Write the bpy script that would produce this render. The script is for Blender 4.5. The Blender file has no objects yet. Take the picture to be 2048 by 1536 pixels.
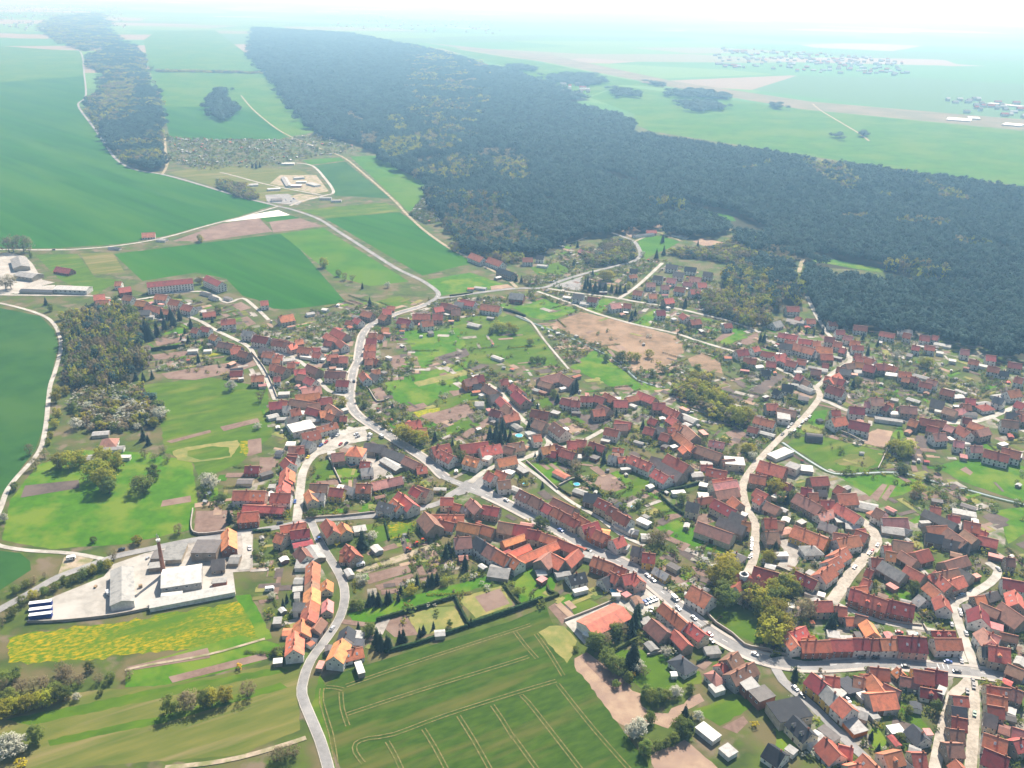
import bpy, bmesh, math, random
from mathutils import Vector, Matrix
from mathutils.geometry import tessellate_polygon
R = random.Random(7)
SC = bpy.context.scene
COL = SC.collection

# ------------------------------------------------------------------ camera
F, H, PITCH, ROLL = 1773.0, 320.0, math.radians(24.0), math.radians(1.0)
CP, SP, CR, SR = math.cos(PITCH), math.sin(PITCH), math.cos(ROLL), math.sin(ROLL)
cam_d = bpy.data.cameras.new('camera'); cam = bpy.data.objects.new('camera', cam_d); COL.objects.link(cam)
upv = Vector((0, SP, CP)); fwd = Vector((0, CP, -SP)); xv = Vector((1, 0, 0))
rt = xv * CR + upv * SR; up = upv * CR - xv * SR
m = Matrix((rt, up, -fwd)).transposed().to_4x4(); m.translation = (0, 0, H)
cam.matrix_world = m
cam_d.sensor_width = 36; cam_d.lens = F / 2048 * 36; cam_d.clip_start = 1; cam_d.clip_end = 60000
SC.camera = cam

# ------------------------------------------------------------------ sky, sun, exposure
SUN_EL, SUN_AZ = math.radians(47.0), math.radians(22.0)     # azimuth from +Y towards +X
w = bpy.data.worlds.new('World'); SC.world = w; w.use_nodes = True
nt = w.node_tree; bg = nt.nodes['Background']
sky = nt.nodes.new('ShaderNodeTexSky'); sky.sky_type = 'NISHITA'; sky.sun_disc = False
sky.sun_elevation = SUN_EL; sky.sun_rotation = SUN_AZ; sky.altitude = 300; sky.dust_density = 2.0; sky.air_density = 1.2
nt.links.new(sky.outputs[0], bg.inputs[0]); bg.inputs[1].default_value = 0.07
sd = bpy.data.lights.new('sun', 'SUN'); sd.energy = 5.0; sd.angle = math.radians(0.5); sd.color = (1.0, 0.95, 0.87)
so = bpy.data.objects.new('sun', sd); COL.objects.link(so)
sdir = Vector((math.sin(SUN_AZ) * math.cos(SUN_EL), math.cos(SUN_AZ) * math.cos(SUN_EL), math.sin(SUN_EL)))
so.rotation_euler = sdir.to_track_quat('Z', 'Y').to_euler(); so.location = sdir * 500
SC.view_settings.view_transform = 'Standard'; SC.view_settings.look = 'None'
SC.view_settings.exposure = 0.90; SC.view_settings.gamma = 1.0; SC.view_settings.use_curve_mapping = False
SC.cycles.use_denoising = True
SC.cycles.max_bounces = 5; SC.cycles.volume_bounces = 0; SC.cycles.diffuse_bounces = 2; SC.cycles.glossy_bounces = 1
SC.cycles.transmission_bounces = 1; SC.cycles.transparent_max_bounces = 4

# ------------------------------------------------------------------ pixel <-> ground
def ray(x, y):
    u = (x - 1024) / F; v = -(y - 768) / F
    u, v = u * CR - v * SR, u * SR + v * CR
    return (u, CP + v * SP, -SP + v * CP)
def px(x, y, z=0.0):
    d = ray(x, y); t = (z - H) / d[2]
    return (d[0] * t, d[1] * t)
def inv(X, Y, Z=0.0):
    dz = Z - H; f = Y * CP - dz * SP; v = (Y * SP + dz * CP) / f; u = X / f
    u, v = u * CR + v * SR, -u * SR + v * CR
    return 1024 + u * F, 768 - v * F
TILE = dict(O=(0, 0, 1), A=(512, 1152, 4), B=(1024, 1152, 4), C=(1536, 1152, 4), F=(0, 1000, 3.657), G=(460, 980, 3.657),
            J=(380, 740, 4), K=(880, 740, 4), M=(1024, 880, 4), N=(1380, 620, 4), P=(1648, 620, 5.12), Q=(1448, 860, 3.413),
            R=(1448, 980, 5.12), S=(1728, 980, 5.12), T=(0, 440, 4), U=(420, 540, 4), V=(900, 400, 4), W=(1300, 400, 4),
            X=(0, 740, 4), Y=(300, 240, 4), Z=(0, 1280, 2.926), E=(0, 0, 2.926), D=(650, 0, 2.926), I=(1348, 0, 2.926))
def tp(t, x, y):
    o = TILE[t]; return (o[0] + x / o[2], o[1] + y / o[2])

# ------------------------------------------------------------------ objects
def mesh(name, verts, faces, mats, idx=None, smooth=False):
    me = bpy.data.meshes.new(name); me.from_pydata(verts, [], faces)
    for mt in (mats if isinstance(mats, (list, tuple)) else [mats]): me.materials.append(mt)
    if idx: me.polygons.foreach_set('material_index', idx)
    if smooth: me.polygons.foreach_set('use_smooth', [True] * len(faces))
    me.update(); return me
def obj(name, data, parent=None, loc=(0, 0, 0), rz=0.0, scale=None):
    o = bpy.data.objects.new(name, data); COL.objects.link(o)
    if parent: o.parent = parent
    o.location = loc
    if rz: o.rotation_euler = (0, 0, rz)
    if scale: o.scale = scale
    return o
def tag(o, label, cat, group=None):
    o['label'] = label; o['category'] = cat
    if group: o['group'] = group
    return o
def struct(o): o['kind'] = 'structure'; return o
def stuff(o): o['kind'] = 'stuff'; return o
class MB:
    def __init__(s): s.v = []; s.f = []; s.i = []
    def box(s, x0, x1, y0, y1, z0, z1, mi=0):
        n = len(s.v)
        s.v += [(x0, y0, z0), (x1, y0, z0), (x1, y1, z0), (x0, y1, z0), (x0, y0, z1), (x1, y0, z1), (x1, y1, z1), (x0, y1, z1)]
        for q in ((3, 2, 1, 0), (4, 5, 6, 7), (0, 1, 5, 4), (1, 2, 6, 5), (2, 3, 7, 6), (3, 0, 4, 7)):
            s.f.append(tuple(n + k for k in q)); s.i.append(mi)
        return s
    def prism(s, prof, x0, x1, mi=0):            # profile of (y, z), counter-clockwise seen from +x
        n = len(s.v); k = len(prof)
        s.v += [(x0, y, z) for y, z in prof] + [(x1, y, z) for y, z in prof]
        for a in range(k):
            b = (a + 1) % k; s.f.append((n + a, n + b, n + k + b, n + k + a)); s.i.append(mi)
        s.f.append(tuple(n + a for a in reversed(range(k)))); s.i.append(mi)
        s.f.append(tuple(n + k + a for a in range(k))); s.i.append(mi)
        return s
    def tube(s, x, y, z0, z1, r0, r1, n=10, mi=0):
        b = len(s.v)
        for z, r in ((z0, r0), (z1, r1)):
            s.v += [(x + r * math.cos(2 * math.pi * k / n), y + r * math.sin(2 * math.pi * k / n), z) for k in range(n)]
        for k in range(n):
            s.f.append((b + k, b + (k + 1) % n, b + n + (k + 1) % n, b + n + k)); s.i.append(mi)
        s.f.append(tuple(b + n + k for k in range(n))); s.i.append(mi)
        return s
    def face(s, vs, mi=0):
        n = len(s.v); s.v += vs; s.f.append(tuple(range(n, n + len(vs)))); s.i.append(mi); return s
    def mesh(s, name, mats, smooth=False): return mesh(name, s.v, s.f, mats, s.i, smooth)

# ------------------------------------------------------------------ materials
MATS = {}
def mat(name, c, c2=None, scale=0.3, rough=0.9, vary=0.0, c3=None, s3=0.03, bump=0.0, detail=4, spec=0.04, coord='Object', metal=0.0, lo=.4, hi=.6, lo3=.45, hi3=.62, hue=0.0, rot=None, stretch=1.0, stretch3=None):
    if name in MATS: return MATS[name]
    mt = bpy.data.materials.new(name); mt.use_nodes = True; n = mt.node_tree.nodes; l = mt.node_tree.links
    b = n['Principled BSDF']; b.inputs['Roughness'].default_value = rough; b.inputs['Specular IOR Level'].default_value = spec
    b.inputs['Metallic'].default_value = metal
    def rgb(c): return (*c, 1)
    out = None
    tc = n.new('ShaderNodeTexCoord')
    def noise(sc, d=detail, r=.6, st=None):
        t = n.new('ShaderNodeTexNoise'); t.inputs['Scale'].default_value = sc; t.inputs['Detail'].default_value = d; t.inputs['Roughness'].default_value = r
        st = st or stretch
        if rot is None: l.new(tc.outputs[coord], t.inputs['Vector'])
        else:
            mp = n.new('ShaderNodeMapping'); mp.vector_type = 'TEXTURE'; mp.inputs['Rotation'].default_value = (0, 0, rot); mp.inputs['Scale'].default_value = (st, 1, 1)
            l.new(tc.outputs[coord], mp.inputs[0]); l.new(mp.outputs[0], t.inputs['Vector'])
        return t
    def ramp(t, a, b_):
        r = n.new('ShaderNodeMapRange'); r.inputs[1].default_value = a; r.inputs[2].default_value = b_; l.new(t.outputs['Fac'], r.inputs[0]); return r
    def mix(fac, a, b_):
        x = n.new('ShaderNodeMix'); x.data_type = 'RGBA'
        l.new(fac, x.inputs['Factor'])
        for v, s in ((a, 6), (b_, 7)):
            if isinstance(v, tuple): x.inputs[s].default_value = rgb(v)
            else: l.new(v, x.inputs[s])
        return x.outputs[2]
    out = c
    if c2:
        t = noise(scale); out = mix(ramp(t, lo, hi).outputs[0], out, c2)
        if bump:
            bp = n.new('ShaderNodeBump'); bp.inputs['Strength'].default_value = bump; bp.inputs['Distance'].default_value = 0.3
            l.new(t.outputs['Fac'], bp.inputs['Height']); l.new(bp.outputs[0], b.inputs['Normal'])
    if c3: out = mix(ramp(noise(s3, 3, .6, stretch3), lo3, hi3).outputs[0], out, c3)
    if vary or hue:
        oi = n.new('ShaderNodeObjectInfo'); hs = n.new('ShaderNodeHueSaturation')
        mr = n.new('ShaderNodeMapRange'); mr.inputs[3].default_value = 1 - vary; mr.inputs[4].default_value = 1 + vary
        l.new(oi.outputs['Random'], mr.inputs[0]); l.new(mr.outputs[0], hs.inputs['Value'])
        if hue:
            ml = n.new('ShaderNodeMath'); ml.operation = 'MULTIPLY'; ml.inputs[1].default_value = 7.31
            fr = n.new('ShaderNodeMath'); fr.operation = 'FRACT'
            l.new(oi.outputs['Random'], ml.inputs[0]); l.new(ml.outputs[0], fr.inputs[0])
            m2 = n.new('ShaderNodeMapRange'); m2.inputs[3].default_value = .5 - hue; m2.inputs[4].default_value = .5 + hue
            l.new(fr.outputs[0], m2.inputs[0]); l.new(m2.outputs[0], hs.inputs['Hue'])
        if isinstance(out, tuple): hs.inputs['Color'].default_value = rgb(out)
        else: l.new(out, hs.inputs['Color'])
        out = hs.outputs[0]
    if isinstance(out, tuple): b.inputs['Base Color'].default_value = rgb(out)
    else: l.new(out, b.inputs['Base Color'])
    MATS[name] = mt; return mt
# ------------------------------------------------------------------ ground, fields, yards
ANG = math.atan2(*[b - a for a, b in zip(px(*tp('A', 720, 880)), px(*tp('A', 2048, 440)))][::-1])      # run of the near fields
CROP = mat('crop', (.026, .118, .005), (.015, .082, .005), .055, c3=(.045, .130, .007), s3=.012, detail=8, rot=ANG + 1.9, stretch=24.0, stretch3=6.0, lo=.35, hi=.65, lo3=.46, hi3=.7)
CROP_N = mat('crop_near', (.056, .100, .012), (.030, .066, .008), .30, c3=(.120, .112, .030), s3=.07, bump=.4, detail=8, rot=ANG, stretch=3.0, stretch3=9.0, lo=.35, hi=.65, lo3=.5, hi3=.72)
CROP_T = mat('crop_blue', (.034, .100, .020), (.026, .082, .018), .05, c3=(.045, .11, .022), s3=.01)
CROP_L = mat('crop_light', (.058, .155, .008), (.042, .125, .008), .03, c3=(.085, .16, .014), s3=.008, detail=7)
MEAD = mat('meadow', (.082, .148, .010), (.052, .105, .010), .12, c3=(.145, .165, .028), s3=.05, bump=.4, detail=8, rot=ANG, stretch=2.0, stretch3=3.5, lo=.35, hi=.65, lo3=.5, hi3=.72)
MEADB = mat('meadow_bright', (.068, .172, .008), (.046, .125, .008), .15, c3=(.13, .19, .02), s3=.04, bump=.4, detail=8, lo=.35, hi=.65)
DRY = mat('dry_grass', (.15, .15, .038), (.085, .115, .022), .14, c3=(.23, .18, .085), s3=.08, bump=.4, detail=8, rot=ANG, stretch=6.0, stretch3=14.0, lo=.35, hi=.65, lo3=.52, hi3=.7)
TAN = mat('tan_grass', (.27, .235, .085), (.20, .20, .06), .2, c3=(.15, .18, .05), s3=.06, bump=.3)
SOIL = mat('soil', (.215, .145, .115), (.165, .11, .085), .3, c3=(.24, .17, .135), s3=.05, bump=.4)
SOILD = mat('soil_dark', (.115, .092, .082), (.09, .072, .063), .3, c3=(.14, .11, .095), s3=.05, bump=.4)
SOILL = mat('soil_pale', (.36, .26, .18), (.29, .20, .145), .15, c3=(.26, .18, .14), s3=.03, bump=.4)
REED = mat('reed_bed', (.27, .18, .115), (.17, .12, .075), .12, c3=(.31, .215, .145), s3=.02, bump=.8, detail=10, lo=.38, hi=.62)
YEL = mat('dandelion_meadow', (.085, .155, .008), (.40, .265, .005), .60, c3=(.070, .14, .010), s3=.040, detail=12, lo=.43, hi=.68, lo3=.47, hi3=.64, rot=ANG, stretch=2.0, stretch3=3.0, bump=.3)
RAPE = mat('rape_strip', (.32, .28, .012), (.17, .21, .015), .4, detail=8)
CONC = mat('concrete_yard', (.40, .375, .335), (.32, .30, .265), .18, c3=(.44, .415, .375), s3=.05, detail=8)
YARD = mat('yard_gravel', (.30, .265, .22), (.20, .18, .145), .25, c3=(.085, .125, .028), s3=.075, lo3=.42, hi3=.56, detail=8)
COURT = mat('courtyard', (.33, .30, .265), (.25, .225, .195), .3, c3=(.40, .37, .33), s3=.08)
ASPH = mat('asphalt', (.255, .248, .24), (.19, .186, .18), .35, c3=(.31, .30, .288), s3=.08, detail=8, lo=.42, hi=.72)
PALE = mat('pale_road', (.40, .375, .33), (.30, .28, .24), .3, c3=(.46, .435, .39), s3=.08, detail=8)
COBB = mat('cobbles', (.41, .365, .305), (.30, .265, .22), .6, c3=(.45, .405, .345), s3=.10, bump=.5, detail=10)
DIRT = mat('dirt_track', (.40, .325, .24), (.31, .255, .185), .3, c3=(.2, .2, .09), s3=.12)
PAVE = mat('pavement', (.44, .395, .35), (.38, .345, .305), .4, c3=(.49, .43, .38), s3=.05)
PLAST = mat('white_sheeting', (.78, .76, .70), (.7, .68, .62), .1)
WATER = mat('stream_water', (.19, .24, .25), (.13, .18, .17), .2, rough=.25, spec=.5)
MARK = mat('road_paint', (.78, .78, .76), (.66, .66, .64), 2.0)

def ground_material():
    mt = bpy.data.materials.new('ground_grass'); mt.use_nodes = True; n = mt.node_tree.nodes; l = mt.node_tree.links
    b = n['Principled BSDF']; b.inputs['Roughness'].default_value = .95; b.inputs['Specular IOR Level'].default_value = .2
    tc = n.new('ShaderNodeTexCoord')
    def noise(sc, d):
        t = n.new('ShaderNodeTexNoise'); t.inputs['Scale'].default_value = sc; t.inputs['Detail'].default_value = d; l.new(tc.outputs['Object'], t.inputs['Vector']); return t.outputs['Fac']
    def rampn(x, a, b_):
        r = n.new('ShaderNodeMapRange'); r.inputs[1].default_value = a; r.inputs[2].default_value = b_; l.new(x, r.inputs[0]); return r.outputs[0]
    def mix(f, a, c):
        x = n.new('ShaderNodeMix'); x.data_type = 'RGBA'; l.new(f, x.inputs['Factor'])
        for v, s in ((a, 6), (c, 7)):
            if isinstance(v, tuple): x.inputs[s].default_value = (*v, 1)
            else: l.new(v, x.inputs[s])
        return x.outputs[2]
    near = mix(rampn(noise(.09, 6), .4, .6), (.074, .105, .014), (.042, .068, .012))
    near = mix(rampn(noise(.045, 8), .46, .62), near, (.125, .105, .045))
    near = mix(rampn(noise(.06, 8), .56, .66), near, (.16, .125, .08))
    # far country: a patchwork of fields
    mp = n.new('ShaderNodeMapping'); mp.inputs['Rotation'].default_value = (0, 0, .35); mp.inputs['Scale'].default_value = (.0011, .0017, 1); l.new(tc.outputs['Object'], mp.inputs[0])
    vo = n.new('ShaderNodeTexVoronoi'); vo.inputs['Scale'].default_value = 1.0; l.new(mp.outputs[0], vo.inputs['Vector'])
    sp = n.new('ShaderNodeSeparateColor'); l.new(vo.outputs['Color'], sp.inputs[0])
    cr = n.new('ShaderNodeValToRGB'); cr.color_ramp.interpolation = 'CONSTANT'; l.new(sp.outputs[0], cr.inputs[0])
    e = cr.color_ramp.elements; e[0].color = (.05, .16, .03, 1); e[1].position = .3; e[1].color = (.085, .19, .04, 1)
    for p, c in ((.55, (.06, .14, .045)), (.72, (.22, .17, .12)), (.82, (.10, .2, .04)), (.93, (.16, .16, .08))):
        q = e.new(p); q.color = (*c, 1)
    sx = n.new('ShaderNodeSeparateXYZ'); l.new(tc.outputs['Object'], sx.inputs[0])
    far = rampn(sx.outputs[1], 2300, 2700)
    l.new(mix(far, near, cr.outputs[0]), b.inputs['Base Color'])
    return mt
GS = 20000
struct(obj('ground', mesh('ground', [(-GS, -600, 0), (GS, -600, 0), (GS, GS, 0), (-GS, GS, 0)], [(0, 1, 2, 3)], ground_material())))
LAY = [0.0]
def poly(name, t, pts, mt, step=.0008, z=None):
    P = [px(*tp(t, *q)) for q in pts]
    if mt in (YEL, MEAD, MEADB, DRY, TAN, REED, SOILL, YARD) and P[0][1] < 1100:      # growing edges are ragged
        r = random.Random(len(P) * 31 + int(abs(P[0][0]))); Q = []; amp = 1.6 if mt is YEL else (.9 if mt in (REED, YARD, SOILL) else .55)
        for a, b in zip(P, P[1:] + P[:1]):
            n = max(1, int(math.dist(a, b) / 3.2))
            for k in range(n): Q.append((a[0] + (b[0] - a[0]) * k / n + r.uniform(-amp, amp) * (k > 0), a[1] + (b[1] - a[1]) * k / n + r.uniform(-amp, amp) * (k > 0)))
        P = Q
    if z is None: LAY[0] += step; z = LAY[0]
    tri = tessellate_polygon([[Vector((x, y, 0)) for x, y in P]])
    v = [(x, y, z) for x, y in P]; f = []
    for a, b, c in tri:
        s = (v[b][0] - v[a][0]) * (v[c][1] - v[a][1]) - (v[b][1] - v[a][1]) * (v[c][0] - v[a][0])
        f.append((a, b, c) if s > 0 else (a, c, b))
    return struct(obj(name, mesh(name, v, f, mt)))
FIELDS = [
 ('field', 'O', CROP, [(0,92),(160,103),(168,150),(172,195),(157,212),(192,262),(232,318),(266,338),(325,350),(475,392),(545,411),(480,432),(330,472),(240,488),(100,497),(0,496)]),
 ('field', 'O', CROP_L, [(0,92),(160,103),(168,152),(0,165)]),
 ('field', 'O', CROP_L, [(287,80),(312,64),(430,60),(470,90),(545,146),(300,139)]),
 ('field', 'O', CROP_L, [(300,141),(545,147),(562,192),(640,262),(575,274),(500,215),(330,213),(318,190)]),
 ('field', 'O', CROP, [(326,213),(502,215),(574,274),(560,278),(340,279)]),
 ('field', 'O', CROP_L, [(1180,195),(1240,172),(1600,218),(2060,264),(2060,374),(1800,340),(1560,303),(1300,262),(1262,245),(1270,228)]),
 ('field', 'O', mat('far_fallow', (.20, .165, .105), (.15, .14, .08), .01), [(850,85),(1100,110),(1350,163),(1620,203),(2060,240),(2060,262),(1600,218),(1330,172),(1100,126)]),
 ('field', 'O', CROP_L, [(860,90),(1100,128),(1330,174),(1240,170),(1180,192),(1010,133)]),
 ('field', 'O', CROP, [(228,508),(572,466),(692,605),(575,619),(545,617),(515,600),(486,592),(452,557),(392,545),(285,562)]),
 ('field', 'O', CROP_L, [(560,467),(647,456),(818,563),(740,572),(668,552)]),
 ('field', 'O', CROP, [(650,437),(800,424),(850,462),(945,526),(845,551)]),
 ('meadow', 'O', MEAD, [(598,420),(770,405),(806,422),(655,437)]),
 ('field', 'O', CROP_T, [(627,331),(690,323),(782,397),(670,391),(640,345)]),
 ('field', 'O', CROP_L, [(700,313),(757,311),(800,340),(857,367),(850,420),(818,424),(790,397),(735,345)]),
 ('field', 'O', CROP_L, [(605,320),(680,315),(690,321),(620,330)]),
 ('meadow', 'O', MEADB, [(852,560),(940,545),(1018,572),(882,591)]),
 ('field', 'O', SOIL, [(345,482),(445,447),(518,436),(545,463),(410,482)]),
 ('field', 'O', SOIL, [(537,440),(600,437),(645,452),(547,465)]),
 ('crop_strip', 'O', CROP, [(520,436),(578,430),(600,436),(536,444)]),
 ('white_sheeting', 'O', PLAST, [(447,444),(500,430),(556,420),(580,430),(520,436)]),
 ('field', 'O', DRY, [(160,507),(225,505),(250,545),(185,548)]),
 ('meadow', 'O', MEAD, [(70,510),(155,508),(190,555),(240,560),(190,590),(120,560)]),
 ('wasteland', 'O', DRY, [(335,345),(420,330),(520,335),(600,340),(640,360),(660,388),(590,385),(540,405),(470,385)]),
 ('field', 'O', CROP_T, [(-30,610),(80,632),(108,660),(117,690),(105,740),(92,800),(85,860),(70,900),(25,960),(-30,1030)]),
 ('field', 'O', CROP_T, [(-30,1098),(40,1106),(60,1122),(62,1140),(-30,1200)]),
 ('meadow', 'O', MEADB, [(5,1080),(20,1000),(75,930),(170,900),(300,905),(385,925),(395,1000),(378,1060),(250,1088),(100,1098)]),
 ('meadow', 'O', MEAD, [(285,770),(420,755),(535,775),(545,870),(470,935),(330,905),(320,840)]),
 ('meadow', 'O', MEAD, [(330,905),(470,930),(400,960),(385,925)]),
 ('dandelion_meadow', 'F', YEL, [(60,1010),(300,960),(900,890),(1820,730),(1860,880),(1950,1010),(1520,1075),(700,1160),(250,1190),(60,1190)]),
 ('meadow', 'F', MEADB, [(1720,700),(1830,690),(1990,1010),(1900,1040),(1840,900)]),
 ('meadow', 'O', MEADB, [(255,1335),(480,1270),(560,1290),(520,1325),(340,1370),(250,1375)]),
 ('field', 'O', DRY, [(-20,1500),(-20,1420),(150,1385),(330,1370),(545,1330),(600,1335),(595,1380),(600,1460),(480,1510),(150,1536),(-20,1545)]),
 ('meadow_strip', 'O', MEAD, [(10,1440),(310,1378),(560,1335),(580,1342),(330,1395),(60,1450)]),
 ('meadow_strip', 'O', MEAD, [(95,1480),(330,1430),(560,1365),(575,1375),(330,1445),(100,1492)]),
 ('crop_field', 'O', CROP_N, [(648,1372),(682,1345),(1020,1243),(1093,1212),(1100,1235),(1135,1310),(1290,1520),(1310,1560),(690,1560),(660,1480),(643,1410)]),
 ('verge', 'O', MEAD, [(622,1420),(640,1350),(650,1370),(645,1410),(662,1490),(680,1560),(668,1560),(655,1490)]),
 ('meadow', 'A', MEADB, [(730,300),(1850,0),(1990,0),(1950,40),(960,365),(790,380)]),
 ('lawn', 'A', TAN, [(1210,312),(1560,207),(1690,398),(1300,480)]),
 ('soil_plot', 'A', SOIL, [(990,385),(1195,305),(1300,470),(1110,490)]),
 ('lawn', 'A', TAN, [(1610,180),(1960,80),(2060,230),(1760,340)]),
 ('soil_plot', 'A', SOIL, [(1750,165),(1950,100),(2030,220),(1840,290)]),
 ('lawn', 'B', MEADB, [(60,70),(380,-60),(330,140),(240,190),(100,210)]),
 ('grass_bank', 'B', TAN, [(210,450),(300,400),(420,400),(520,520),(480,640),(440,700)]),
 ('soil_plot', 'B', SOILL, [(500,660),(600,610),(860,850),(1030,940),(1040,1040),(1110,1090),(1250,1100),(1320,1040),(1500,940),(1540,1000),(1330,1120),(1250,1220),(1140,1180),(900,1200),(860,1180),(780,1080),(500,720)]),
 ('soil_plot', 'B', SOIL, [(540,650),(600,610),(960,880),(900,930),(820,930)]),
 ('soil_plot', 'B', SOILL, [(1110,1440),(1380,1310),(1640,1530),(1660,1560),(1150,1560)]),
 ('soil_plot', 'B', SOIL, [(290,250),(345,215),(470,330),(400,385)]),
 ('lawn', 'B', MEAD, [(440,240),(620,190),(700,230),(500,310)]),
 ('lawn', 'B', MEAD, [(800,590),(1240,590),(1260,780),(1500,760),(1520,860),(1300,910),(1040,910),(880,760)]),
 ('soil_plot', 'B', SOIL, [(1520,1100),(1640,1040),(1700,1080),(1590,1155)]),
 ('soil_plot', 'B', SOIL, [(1680,1210),(1850,1120),(1890,1170),(1800,1260)]),
 ('lawn', 'B', MEAD, [(1440,1080),(1780,940),(1930,1010),(1900,1060),(1660,1200),(1580,1150)]),
 ('churchyard', 'B', MEAD, [(1570,300),(1700,120),(2060,200),(2180,320),(2120,520),(1940,540),(1740,430)]),
 ('lawn', 'C', MEADB, [(350,330),(600,330),(640,450),(380,460)]),
 ('lawn', 'C', MEADB, [(910,100),(1000,70),(1210,180),(1230,290),(1020,220)]),
 ('lawn', 'C', MEADB, [(740,1200),(870,1180),(960,1330),(900,1400),(810,1390)]),
 ('lawn', 'C', MEAD, [(1000,1030),(1080,1000),(1330,1250),(1260,1280),(1080,1120)]),
 ('garden', 'C', MEADB, [(60,1220),(180,1180),(280,1320),(160,1440),(60,1360)]),
 ('meadow', 'M', MEADB, [(1150,700),(1320,640),(1480,710),(1720,830),(1700,910),(1400,840),(1250,770)]),
 ('lawn', 'M', MEADB, [(100,190),(380,180),(450,300),(340,350),(240,310)]),
 ('lawn', 'M', MEAD, [(820,400),(1080,260),(1150,360),(1010,440),(840,460)]),
 ('soil_plot', 'M', SOIL, [(690,290),(800,270),(920,380),(820,415),(640,380)]),
 ('soil_plot', 'M', SOIL, [(1020,450),(1180,385),(1210,400),(1060,470)]),
 ('soil_plot', 'M', SOIL, [(1220,580),(1300,570),(1370,610),(1270,640)]),
 ('soil_plot', 'M', SOIL, [(1370,620),(1500,590),(1650,590),(1660,640),(1480,700)]),
 ('soil_plot', 'M', SOIL, [(1180,1010),(1250,985),(1420,1140),(1320,1165)]),
 ('soil_plot', 'M', SOILD, [(1310,890),(1400,870),(1540,1000),(1470,1000)]),
 ('soil_plot', 'M', SOIL, [(1420,1000),(1560,1050),(1560,1090),(1500,1090)]),
 ('lawn', 'M', MEAD, [(1120,520),(1220,470),(1360,580),(1230,600)]),
 ('lawn', 'M', MEADB, [(0,1110),(180,990),(370,1090),(290,1200),(60,1310)]),
 ('soil_plot', 'N', SOILD, [(450,650),(700,505),(770,530),(530,710)]),
 ('soil_plot', 'N', SOILD, [(250,640),(310,620),(440,690),(420,730),(340,740)]),
 ('soil_plot', 'N', SOIL, [(280,980),(380,950),(480,1000),(370,1080)]),
 ('soil_plot', 'N', SOIL, [(180,250),(300,165),(360,185),(230,255)]),
 ('soil_plot', 'N', SOIL, [(340,270),(420,230),(540,180),(550,215),(380,290)]),
 ('meadow', 'N', MEADB, [(230,255),(360,185),(300,160),(420,140),(470,170),(380,240),(290,290)]),
 ('meadow', 'N', MEAD, [(770,1080),(850,1020),(1060,1010),(1380,1090),(1540,1130),(1530,1270),(1480,1310),(1100,1280),(930,1160)]),
 ('bare_patch', 'N', DRY, [(1150,1210),(1280,1150),(1420,1160),(1500,1220),(1420,1260),(1200,1240)]),
 ('lawn', 'N', MEADB, [(1000,810),(1100,800),(1060,960),(930,910)]),
 ('lawn', 'N', TAN, [(880,930),(940,900),(1060,960),(1040,990),(900,970)]),
 ('meadow', 'N', MEADB, [(1200,1330),(1640,1310),(1880,1380),(1700,1480),(1400,1530),(1250,1440)]),
 ('soil_plot', 'N', SOILD, [(1810,1000),(1920,1010),(1860,1225),(1770,1200)]),
 ('soil_plot', 'N', SOIL, [(1430,1500),(1540,1390),(1580,1400),(1500,1530)]),
 ('soil_plot', 'N', SOIL, [(1530,1500),(1600,1400),(1650,1405),(1570,1530)]),
 ('garden_plot', 'N', SOILD, [(770,1140),(840,1130),(1060,1270),(990,1270)]),
 ('meadow', 'N', MEADB, [(1600,1000),(1690,920),(1720,1010),(1680,1050)]),
 ('timber_yard', 'N', SOILL, [(1390,1000),(1500,950),(1620,970),(1600,1040),(1550,1110),(1380,1060)]),
 ('meadow', 'Q', MEADB, [(1440,250),(1700,180),(2060,250),(2060,500),(1850,430),(1600,340)]),
 ('meadow', 'Q', MEADB, [(1820,560),(2060,520),(2060,700),(1940,780),(1900,680)]),
 ('soil_plot', 'Q', SOILD, [(1760,590),(1830,560),(1950,610),(1880,670)]),
 ('meadow', 'Q', MEADB, [(1260,620),(1370,560),(1440,630),(1380,670),(1280,700)]),
 ('soil_plot', 'Q', SOIL, [(1610,270),(1650,250),(1700,290),(1680,310)]),
 ('reed_field', 'V', REED, [(800,990),(1050,895),(1200,930),(1600,1030),(1810,1090),(1860,1140),(1870,1220),(1780,1300),(1700,1390),(1560,1370),(1430,1340),(1420,1280),(1330,1210),(1100,1130),(940,1060)]),
 ('reed_field', 'W', REED, [(300,1270),(420,1220),(560,1300),(580,1390),(480,1370),(330,1330)]),
 ('meadow', 'V', MEADB, [(500,860),(740,790),(1030,880),(800,970),(640,940)]),
 ('meadow', 'V', MEADB, [(960,1340),(1150,1200),(1260,1280),(1530,1460),(1700,1510),(1600,1560),(1300,1500)]),
 ('meadow', 'V', MEADB, [(1090,870),(1220,790),(1320,800),(1190,920)]),
 ('meadow', 'V', CROP_L, [(1500,310),(1690,285),(1840,335),(1740,390),(1640,430),(1570,470),(1530,420)]),
 ('paddock', 'V', SOILL, [(1370,250),(1450,205),(1530,250),(1450,300)]),
 ('paddock', 'V', SOILL, [(1530,180),(1570,165),(1710,205),(1680,235)]),
 ('paddock', 'W', SOILL, [(340,330),(420,305),(590,340),(520,370),(420,365)]),
 ('meadow', 'V', MEAD, [(640,540),(870,500),(960,560),(900,600),(700,600)]),
 ('car_park', 'V', ASPH, [(820,690),(1060,610),(1040,730)]),
 ('meadow', 'V', MEAD, [(0,960),(420,900),(600,960),(800,1200),(880,1330),(500,1320),(150,1300),(0,1200)]),
 ('meadow', 'V', MEADB, [(1460,980),(1640,870),(1700,960),(1560,1020)]),
 ('soil_plot', 'V', SOILD, [(20,1200),(100,1175),(150,1250),(60,1270)]),
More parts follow.
